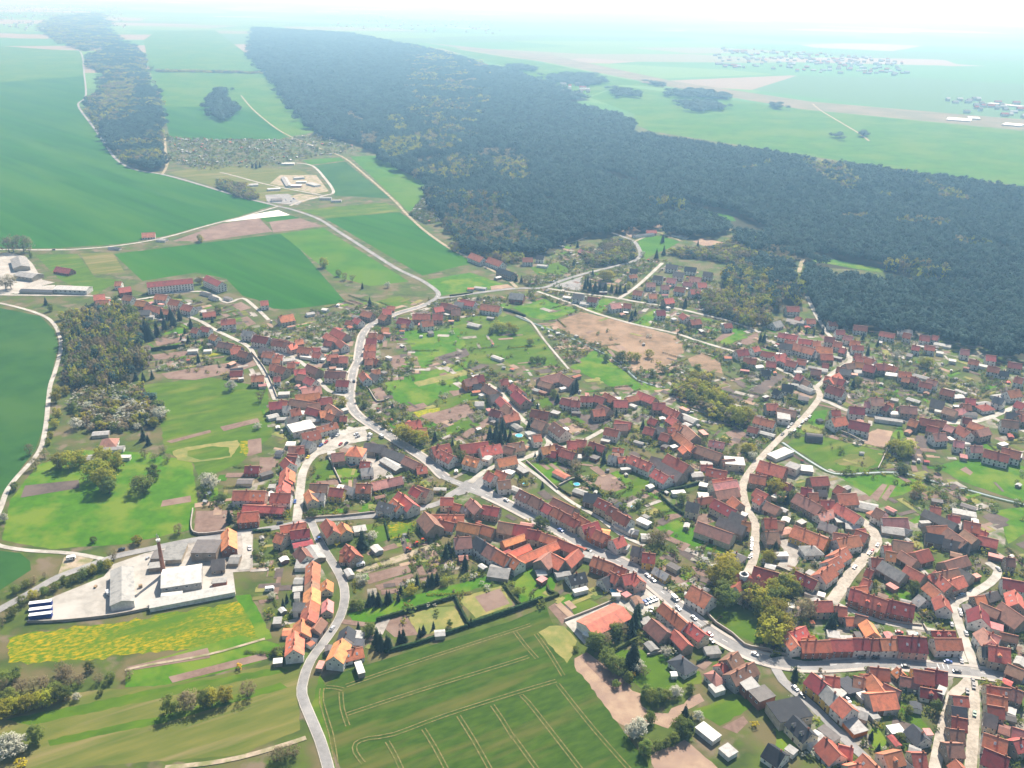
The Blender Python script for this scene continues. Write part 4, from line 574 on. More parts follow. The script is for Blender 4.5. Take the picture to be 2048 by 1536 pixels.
DOORM = mat('door_wood', (.13, .075, .04), (.09, .05, .03), 1.5, vary=.4); BRICK = mat('chimney_brick', (.27, .12, .08), (.2, .09, .06), 2, vary=.2)
SKYL = mat('skylight_glass', (.30, .33, .36), rough=.1, spec=.7); METAL = mat('galvanised_metal', (.5, .51, .52), (.42, .43, .44), 1, rough=.45, metal=.6)
# one shared window, door, chimney, skylight: local x along the wall, +y outward
_w = MB(); _w.box(-.5, .5, -.02, .045, 0, 1, 1); _w.box(-.40, .40, .045, .055, .10, .90, 0); _w.box(-.56, .56, -.02, .12, -.07, 0, 1)
WIN = _w.mesh('window', [GLASS, FRAME])
_d = MB(); _d.box(-.5, .5, -.02, .06, 0, 1, 0); _d.box(-.56, .56, -.02, .03, 0, 1.05, 1); DOOR = _d.mesh('door', [DOORM, FRAME])
_c = MB(); _c.box(-.35, .35, -.35, .35, -1.6, 1.1, 0); _c.box(-.45, .45, -.45, .45, 1.1, 1.25, 0); _c.tube(0, 0, 1.25, 1.6, .17, .15, 8, 0); CHIM = _c.mesh('chimney', [BRICK])
_s = MB(); _s.box(-.5, .5, -.7, .7, 0, .10, 1); _s.box(-.4, .4, -.6, .6, .10, .13, 0); SKY_W = _s.mesh('skylight', [SKYL, FRAME])
def dormer_mesh(rm, wm):
    q = MB(); q.prism([(-.9, -.9), (.9, -.9), (.9, .55), (0, 1.2), (-.9, .55)], -2.4, 0, 1)
    q.prism([(-1.15, .42), (0, 1.27), (1.15, .42), (1.15, .57), (0, 1.42), (-1.15, .57)], -2.5, .15, 0); q.box(-.02, .05, -.5, .5, -.35, .45, 2); q.box(.05, .06, -.4, .4, -.27, .37, 3)
    return q.mesh('dormer', [rm, wm, FRAME, GLASS])
KIND = dict(h=(5.4, .84), H=(8.4, .75), c=(3.1, .82), b=(4.6, .80), s=(2.5, .30), f=(2.9, 0), F=(5.8, 0), X=(12.5, 0), L=(4.8, .30), i=(3.3, .62), p=(7.2, .8), q=(1.2, .9))
BLD = []; BGRID = []
def segdist(p, a, b):
    vx, vy = b[0] - a[0], b[1] - a[1]; L = vx * vx + vy * vy or 1e-9
    t = max(0, min(1, ((p[0] - a[0]) * vx + (p[1] - a[1]) * vy) / L)); q = (a[0] + vx * t, a[1] + vy * t)
    return math.dist(p, q), t
for t, s in BD.items():
    for ln in s.split(';'):
        e = ln.split(); x1, y1, x2, y2, wd = map(float, e[:5]); rc, wc, kd = e[5:8]
        ev, pt = KIND[kd]; ev *= R.uniform(.88, 1.02)
        if kd == 'b': ev *= R.uniform(.9, 1.1)
        rz = ev + pt * wd / 2
        A = px(*tp(t, x1, y1), rz if pt else ev); B = px(*tp(t, x2, y2), rz if pt else ev)
        L = math.dist(A, B); cx, cy = (A[0] + B[0]) / 2, (A[1] + B[1]) / 2; an = math.atan2(B[1] - A[1], B[0] - A[0])
        if kd in 'hHcb' and L < wd * .62: L = wd * .62
        if any(math.dist((cx, cy), (o['x'], o['y'])) < 4.8 for o in BLD): continue
        BLD.append(dict(x=cx, y=cy, an=an, L=L, w=wd, e=ev, r=rz, rc=rc, wc=wc, k=kd, d=math.hypot(cx, cy)))
# yards fill up with lean-tos, workshops and coops set behind the houses, squared to them
SEED = [b for b in BLD if b['k'] in 'hcb' and b['d'] < 1050]; R.shuffle(SEED); nout = 0
for b in SEED + SEED:
    if nout >= 250: break
    L, w_ = R.uniform(4, 9), R.uniform(3, 5.5); an = b['an'] + R.choice((0, 0, math.pi / 2)); sg = R.choice((-1, 1)); u = R.uniform(-.5, .5) * b['L']; v = sg * (b['w'] / 2 + R.uniform(3.0, 13))
    x, y = b['x'] + u * math.cos(b['an']) - v * math.sin(b['an']), b['y'] + u * math.sin(b['an']) + v * math.cos(b['an'])
    ok = True
    for o in BLD:
        dx, dy = x - o['x'], y - o['y']
        if abs(dx) + abs(dy) > 60: continue
        ca, sa = math.cos(o['an']), math.sin(o['an']); p_, q_ = abs(dx * ca + dy * sa), abs(-dx * sa + dy * ca); rr = max(L, w_) * .5
        if p_ < o['L'] / 2 + rr and q_ < o['w'] / 2 + rr: ok = False; break
    if not ok or any(math.dist((x, y), q) < 7.5 for P in RP.values() for q in P[::2] if abs(q[0] - x) < 9): continue
    kd = R.choice('ssff'); ev, pt = KIND[kd]; ev *= R.uniform(.8, 1.1); rc = R.choice('llwwrrgpbbd') if kd == 's' else R.choice('llwwgp')
    BLD.append(dict(x=x, y=y, an=an, L=L, w=w_, e=ev, r=ev + pt * w_ / 2, rc=rc, wc=R.choice('wnngbk'), k=kd, d=math.hypot(x, y), out=1)); nout += 1
# pull houses out of the carriageway
for b in BLD:
    for k, nm, end, mt, rw, pav, pts in ROADS:
        if k in ('yardway', 'barn', 'plottrack'): continue
        P = RP[k]; best = None
        for i in range(0, len(P) - 1):
            if abs(P[i][0] - b['x']) > 40 or abs(P[i][1] - b['y']) > 40: continue
            dd, tt = segdist((b['x'], b['y']), P[i], P[i + 1])
            if best is None or dd < best[0]: best = (dd, i, tt)
        if best:
            i = best[1]; tx, ty = P[i + 1][0] - P[i][0], P[i + 1][1] - P[i][1]; L = math.hypot(tx, ty); tx /= L; ty /= L
            ca, sa = math.cos(b['an']), math.sin(b['an'])
            ext = abs(b['L'] / 2 * (-ca * ty + sa * tx)) + abs(b['w'] / 2 * (sa * ty + ca * tx))
            need = rw / 2 + .6 + ext - best[0]
            if 0 < need < 9:
                sg = 1 if (b['x'] - P[i][0]) * -ty + (b['y'] - P[i][1]) * tx > 0 else -1
                b['x'] += -ty * sg * need; b['y'] += tx * sg * need
def wall_mesh(b):
    q = MB(); L, w, e, r, k = b['L'] / 2, b['w'] / 2, b['e'], b['r'], b['k']
    if k in 'fFXip': q.box(-L, L, -w, w, 0, e)
    elif k == 'q': q.box(-L + .3, L - .3, -w + .2, w - .2, 0, e)
    else: q.prism([(-w, 0), (w, 0), (w, e), (0, r), (-w, e)], -L, L)
    return q.mesh('wall', [WALL[b['wc']]])
def roof_mesh(b):
    q = MB(); L, w, e, r, k = b['L'] / 2, b['w'] / 2, b['e'], b['r'], b['k']; rm = ROOF[b['rc']]
    if k in 'fFX':
        q.box(-L - .2, L + .2, -w - .2, w + .2, e + .02, e + .28)
        return q.mesh('roof', [rm])
    if k in 'ip':
        o = .5; hx = max(L - w, 0.3) if k == 'i' else .6
        z0 = e + .02; n = [(-L - o, -w - o, z0), (L + o, -w - o, z0), (L + o, w + o, z0), (-L - o, w + o, z0), (-L - o, -w - o, z0 + .2), (L + o, -w - o, z0 + .2), (L + o, w + o, z0 + .2), (-L - o, w + o, z0 + .2), (-hx, 0, r + .3), (hx, 0, r + .3)]
        return mesh('roof', n, [(3, 2, 1, 0), (0, 1, 5, 4), (1, 2, 6, 5), (2, 3, 7, 6), (3, 0, 4, 7), (4, 5, 9, 8), (5, 6, 9), (6, 7, 8, 9), (7, 4, 8)], [rm])
    if k == 'q':
        prof = [(w * math.cos(math.pi * i / 10), e - .8 + (r - e + 1.4) * math.sin(math.pi * i / 10)) for i in range(11)]
        return q.prism(prof, -L, L).mesh('roof', [rm])
    sl = (r - e) / w; o = .45 if k != 's' else .25; g = .25; t = .2
    q.prism([(-w - o, e - o * sl + .03), (0, r + .03), (w + o, e - o * sl + .03), (w + o, e - o * sl + .03 + t), (0, r + .03 + t * 1.25), (-w - o, e - o * sl + .03 + t)], -L - g, L + g)
    if b['rc'] in 'robmp' and k in 'hHcb': q.box(-L - g - .02, L + g + .02, -.16, .16, r + .1, r + .36, 1)
    return q.mesh('roof', [rm, RIDGE])
CAT = dict(h='house', H='apartment block', c='cottage', b='barn', s='shed', f='flat shed', F='flat building', X='works tower', L='hall', i='bungalow', p='villa', q='tunnel shed')
NAME = dict(h='house', H='apartment_block', c='cottage', b='barn', s='shed', f='flat_roofed_shed', F='flat_roofed_building', X='works_tower', L='hall', i='bungalow', p='villa', q='tunnel_shed')
ORD = 'first second third fourth fifth sixth seventh eighth ninth tenth eleventh twelfth thirteenth fourteenth fifteenth sixteenth seventeenth eighteenth nineteenth'.split()
def ordn(i):
    if i <= 19: return ORD[i - 1]
    T = {2: ('twenty', 'twentieth'), 3: ('thirty', 'thirtieth'), 4: ('forty', 'fortieth'), 5: ('fifty', 'fiftieth'), 6: ('sixty', 'sixtieth'), 7: ('seventy', 'seventieth'), 8: ('eighty', 'eightieth'), 9: ('ninety', 'ninetieth')}
    if i >= 100: return str(i) + 'th'
    a, c = T[i // 10]; return c if i % 10 == 0 else a + '-' + ORD[i % 10 - 1]
def along(x, y, skip=()):                       # nearest road, how far along it, which side
    best = None
    for rd in ROADS:
        if rd[0] in skip: continue
        P = RP[rd[0]]; s = 0
        for i in range(len(P) - 1):
            L = math.dist(P[i], P[i + 1])
            if abs(P[i][0] - x) < 260 and abs(P[i][1] - y) < 260:
                dd, tt = segdist((x, y), P[i], P[i + 1])
                if best is None or dd < best[0]:
                    cr = (P[i + 1][0] - P[i][0]) * (y - P[i][1]) - (P[i + 1][1] - P[i][1]) * (x - P[i][0])
                    best = (dd, rd, s + L * tt, cr > 0, (P[i + 1][0] - P[i][0], P[i + 1][1] - P[i][1]))
            s += L
    return best
def label_all(items, make, group=None):
    """items: (object, x, y, data). Counts each look-alike along its nearest road so that a label names one thing."""
    G = {}
    for it in items:
        a = along(it[1], it[2]) or (0, ROADS[5], math.hypot(it[1], it[2]), True, (0, 1))
        tx, ty = a[4]; nx, ny = (-ty, tx) if a[3] else (ty, -tx)
        side = ('far' if ny > 0 else 'near') if abs(ny) > abs(nx) else ('right' if nx > 0 else 'left')
        G.setdefault((make(it[3]), a[1][1], a[1][2], side), []).append((a[2], it))
    for (look, road, end, side), L in G.items():
        L.sort(key=lambda q: q[0])
        for i, (s, it) in enumerate(L):
            yield it[0], '%s, %s from the %s, %s side of %s' % (look, ordn(i + 1), end, side, road)
CAMP = Vector((0, 0, H)); items = []
for b in BLD:
    root = obj('outbuilding' if b.get('out') else NAME[b['k']], None, None, (b['x'], b['y'], 0), b['an']); root.empty_display_size = 1
    obj('wall', wall_mesh(b), root)
    ro = obj('roof', roof_mesh(b), root)
    L, w, e, r, k = b['L'], b['w'], b['e'], b['r'], b['k']; sl = (r - e) / (w / 2)
    ca, sa = math.cos(b['an']), math.sin(b['an']); near = b['d'] < 640
    def faces(nx, ny): return (nx * ca - ny * sa) * -b['x'] + (nx * sa + ny * ca) * -b['y'] > -.25 * b['d']
    pos = []                                    # windows as (x, y, z, rot, w, h)
    def put(n, z, ww, hh, side, gable=False, half=None):
        half = half or (L / 2 if not gable else w / 2)
        for i in range(n):
            u = (-half + (i + .5) * 2 * half / n)
            if side == 'y-': pos.append((u, -w / 2, z, math.pi, ww, hh))
            elif side == 'y+': pos.append((u, w / 2, z, 0, ww, hh))
            elif side == 'x-': pos.append((-L / 2, u, z, math.pi / 2, ww, hh))
            else: pos.append((L / 2, u, z, -math.pi / 2, ww, hh))
    sides = [s for s, n in (('y-', (0, -1)), ('y+', (0, 1))) if faces(*n)]; ends = [s for s, n in (('x-', (-1, 0)), ('x+', (1, 0))) if faces(*n)]
    nl = max(2, int(L / 3.2)); ng = max(2, int(w / 3.6))
    if k == 'h':
        for s in sides: put(nl, 3.4, 1.0, 1.35, s); put(nl, .9, 1.0, 1.35, s)
        for s in ends: put(ng, 3.4, 1.0, 1.3, s, True); put(1, 6.2, .9, 1.1, s, True, 1)
    elif k in 'Hp':
        for s in sides: [put(nl, 1.0 + 2.6 * f, 1.1, 1.4, s) for f in range(3 if k == 'H' else 2)]
        for s in ends: [put(ng, 1.0 + 2.6 * f, 1.1, 1.4, s, True) for f in range(3 if k == 'H' else 2)]
    elif k in 'ci':
        for s in sides: put(nl, .95, 1.1, 1.25, s)
        for s in ends: put(ng, .95, 1.1, 1.25, s, True)
        if k == 'c':
            for s in ends: put(1, 3.5, 1.0, 1.1, s, True, 1)
    elif k == 'b':
        for s in sides: put(max(1, int(L / 6)), 2.6, .7, .7, s)
    elif k in 'FL':
        for s in sides: put(max(2, int(L / 5)), e - 2.2, 1.8, 1.1, s)
    elif k == 'X':
        for s in sides + ends: put(2, 9.5, .9, 1.1, s, s[0] == 'x')
    if k in 'hcHpb' and sides:                   # a door in place of one ground-floor window
        s = sides[0]; c = [q for q in pos if q[2] < 1.2 and abs(q[1]) == w / 2]
        if k == 'b': q = (L * R.choice((-.2, 0, .2)), -w / 2 if s == 'y-' else w / 2, 0, math.pi if s == 'y-' else 0)
        elif c:
            q = c[len(c) // 2]; pos.remove(q)
        else: q = None
        if q: obj('gate' if k == 'b' else 'door', DOOR, root, (q[0], q[1], 0), q[3], (3.2, 1, 3.2) if k == 'b' else (1.15, 1, 2.2))
    if near:
        for q in pos: obj('window', WIN, root, q[:3], q[3], (q[4], 1, q[5]))
    elif pos and b['d'] < 1600:
        mb = MB()
        for x, y, z, a, ww, hh in pos:
            if y in (w / 2, -w / 2):
                s = 1 if y > 0 else -1; mb.box(x - ww / 2, x + ww / 2, min(y - .02 * s, y + .05 * s), max(y - .02 * s, y + .05 * s), z, z + hh)
            else:
                s = 1 if x > 0 else -1; mb.box(min(x - .02 * s, x + .05 * s), max(x - .02 * s, x + .05 * s), y - ww / 2, y + ww / 2, z, z + hh)
        stuff(obj('glazing', mb.mesh('glazing', [GLASS]), root))
    if k in 'hcHip' and b['d'] < 900 and R.random() < .8:
        for _ in range(1 if L < 14 else 2):
            u = R.uniform(-.35, .35) * L if k in 'hcH' else 0
            obj('chimney', CHIM, ro, (u, 0 if k in 'hcH' else .4, r + .15))
    if k in 'hc' and near and sl > .5:
        s = -1 if 'y-' in sides else 1
        if R.random() < .28:
            for u in ([0] if L < 10 else [-.2 * L, .2 * L]):
                y = s * w * .27; o = obj('skylight', SKY_W, ro, (u, y, r - abs(y) * sl + .26)); o.rotation_euler = (math.atan(sl) * -s, 0, 0)
        elif R.random() < .14 and L > 8:
            dm = dormer_mesh(ROOF[b['rc']], WALL[b['wc']])
            for u in ([0] if L < 11 else [-.22 * L, .22 * L]):
                y = s * w * .36; obj('dormer', dm, ro, (u, y, r - abs(y) * sl + .55), s * math.pi / 2)
    b['o'] = root; items.append((root, b['x'], b['y'], b))
def blook(b):
    z = 'long ' if b['L'] > 19 else ('small ' if b['L'] < 7 else '')
    return '%s%s-roofed %s %s' % (z, RNAME[b['rc']], WNAME[b['wc']], 'outbuilding' if b.get('out') else CAT[b['k']])
for o, lab in label_all(items, blook):
    o['label'] = lab
for b in BLD:
    o = b['o']; o['category'] = 'outbuilding' if b.get('out') else {'f': 'shed', 's': 'shed', 'F': 'building', 'X': 'tower', 'H': 'apartment block', 'i': 'bungalow', 'p': 'villa', 'q': 'shed', 'L': 'hall', 'b': 'barn', 'c': 'cottage', 'h': 'house'}[b['k']]
    o['group'] = {'house': 'village houses', 'barn': 'farm barns', 'shed': 'sheds and outbuildings', 'cottage': 'low cottages', 'outbuilding': 'outbuildings in the yards'}.get(o['category'], 'large buildings')
# ------------------------------------------------------------------ plants
def leafmat(n, c, c2, trans=.3, hue=.02, vary=.3, sc=.5):
    mt = mat(n, c, c2, sc, rough=.8, vary=vary, hue=hue, spec=.1, lo=.35, hi=.65)
    nd = mt.node_tree.nodes; l = mt.node_tree.links; b = nd['Principled BSDF']; out = nd['Material Output']
    tr = nd.new('ShaderNodeBsdfTranslucent'); mx = nd.new('ShaderNodeMixShader'); mx.inputs[0].default_value = trans
    l.new(b.inputs['Base Color'].links[0].from_socket, tr.inputs['Color']); l.new(b.outputs[0], mx.inputs[1]); l.new(tr.outputs[0], mx.inputs[2]); l.new(mx.outputs[0], out.inputs['Surface'])
    return mt
LEAF = dict(f=leafmat('leaf_fresh', (.42, .40, .04), (.28, .29, .035), .5), g=leafmat('leaf_green', (.19, .235, .045), (.12, .16, .034), .45), b=leafmat('leaf_bud', (.27, .225, .12), (.20, .165, .085), .4),
    w=leafmat('blossom', (.58, .55, .47), (.22, .25, .13), .2, vary=.15), c=leafmat('needles', (.030, .055, .028), (.018, .034, .018), .15, vary=.35), y=leafmat('yellow_blossom', (.55, .37, .012), (.4, .3, .02), .2),
    P=leafmat('pine_needles', (.058, .105, .082), (.036, .072, .060), .25, vary=.45, hue=.02))
BARK = mat('bark', (.11, .085, .06), (.07, .055, .04), 2)
def rdir(r):
    z = r.uniform(-1, 1); a = r.uniform(0, 2 * math.pi); q = math.sqrt(1 - z * z); return Vector((q * math.cos(a), q * math.sin(a), z))
def leafquad(v, f, p, n, s, r):
    t = n.orthogonal().normalized(); t = Matrix.Rotation(r.uniform(0, 6.28), 3, n) @ t; u = n.cross(t); k = len(v)
    v += [tuple(p + t * s + u * s * .1), tuple(p + u * s * .8), tuple(p - t * s - u * s * .1), tuple(p - u * s * .8)]; f.append((k, k + 1, k + 2, k + 3))
def crown_broad(seed, nclump, nleaf, ls, zc=.53, rx=.42, rz=.46, ragged=.16):      # unit-height tree
    r = random.Random(seed); v = []; f = []
    for i in range(nclump):
        d = rdir(r); rad = r.uniform(.35, 1.0) ** .6
        k = 1 + r.uniform(-ragged, ragged) * 1.6
        c = Vector((d.x * rx * rad * k, d.y * rx * rad * k, zc + d.z * rz * rad * .95))
        cs = r.uniform(.09, .16)
        for j in range(nleaf):
            e = rdir(r); p = c + Vector((e.x, e.y, e.z * .8)) * cs * r.uniform(.35, 1)
            n = (e * .6 + d * .3 + Vector((0, .12, .75)) + rdir(r) * .45).normalized()
            leafquad(v, f, p, n, ls * r.uniform(.6, 1.2), r)
    return v, f
def trunk_mesh(name, seed, h=.55, limbs=5, r0=.028):
    r = random.Random(seed); q = MB(); q.tube(0, 0, -.01, h, r0, r0 * .45, 7)
    v, f = q.v, q.f
    for k in range(limbs):
        a = k * 6.28 / limbs + r.uniform(-.4, .4); z = r.uniform(.25, h * .9); L = r.uniform(.2, .34); b = len(v); rr = r0 * .4
        for t, w_ in ((0, rr), (1, rr * .3)):
            cx, cy, cz = math.cos(a) * L * t, math.sin(a) * L * t, z + L * .75 * t
            v += [(cx + w_ * math.cos(2.1 * j), cy + w_ * math.sin(2.1 * j), cz) for j in range(3)]
        for j in range(3): f.append((b + j, b + (j + 1) % 3, b + 3 + (j + 1) % 3, b + 3 + j))
    return mesh(name, v, f, BARK)
def crown_conifer(seed, tiers, per, ls):
    r = random.Random(seed); v = []; f = []
    for i in range(tiers):
        t = i / (tiers - 1); z = .10 + .88 * t; rad = (.205 * (1 - t) ** .85 + .012) * r.uniform(.82, 1.15)
        n = max(4, int(per * (1 - .75 * t)))
        for k in range(n):
            a = k * 6.283 / n + i * 1.3 + r.uniform(-.3, .3); q = rad * r.uniform(.75, 1.2)
            p = Vector((math.cos(a) * q * .62, math.sin(a) * q * .62, z + .01)); nrm = Vector((math.cos(a) * .75, math.sin(a) * .75, .75 + r.uniform(-.3, .3))).normalized()
            s = max(.02, q * .62); tt = Vector((math.cos(a), math.sin(a), -.55)).normalized(); u = Vector((-math.sin(a), math.cos(a), r.uniform(-.2, .2)))
            b = len(v); v += [tuple(p - tt * s * .9), tuple(p + u * s * .55), tuple(p + tt * s * .95 + Vector((0, 0, -ls))), tuple(p - u * s * .55)]; f.append((b, b + 1, b + 2, b + 3))
    return v, f
PROTO = {}
for c, args in dict(f=[(1, 70, 22, .034), (2, 80, 20, .034), (3, 64, 24, .036)], g=[(4, 70, 22, .034), (5, 76, 20, .034), (6, 66, 22, .035)], b=[(7, 62, 16, .027), (8, 56, 18, .027)], w=[(9, 60, 22, .032), (10, 66, 20, .032)]).items():
    for k, a in enumerate(args):
        v, f = crown_broad(*a, rx=(.40, .46, .36)[k], rz=(.45, .44, .47)[k]); PROTO.setdefault(c, []).append((mesh('crown', v, f, LEAF[c]), trunk_mesh('trunk', a[0])))
for k in range(3):
    v, f = crown_conifer(20 + k, 20, 15, .012); PROTO.setdefault('c', []).append((mesh('crown', v, f, LEAF['c']), trunk_mesh('trunk', 30 + k, .5, 0, .02)))
for k in range(2):
    v, f = crown_broad(40 + k, 26, 22, .055, zc=.52, rx=.55, rz=.46); PROTO.setdefault('y', []).append((mesh('crown', v, f, LEAF['y']), trunk_mesh('trunk', 40 + k, .4, 3, .03)))
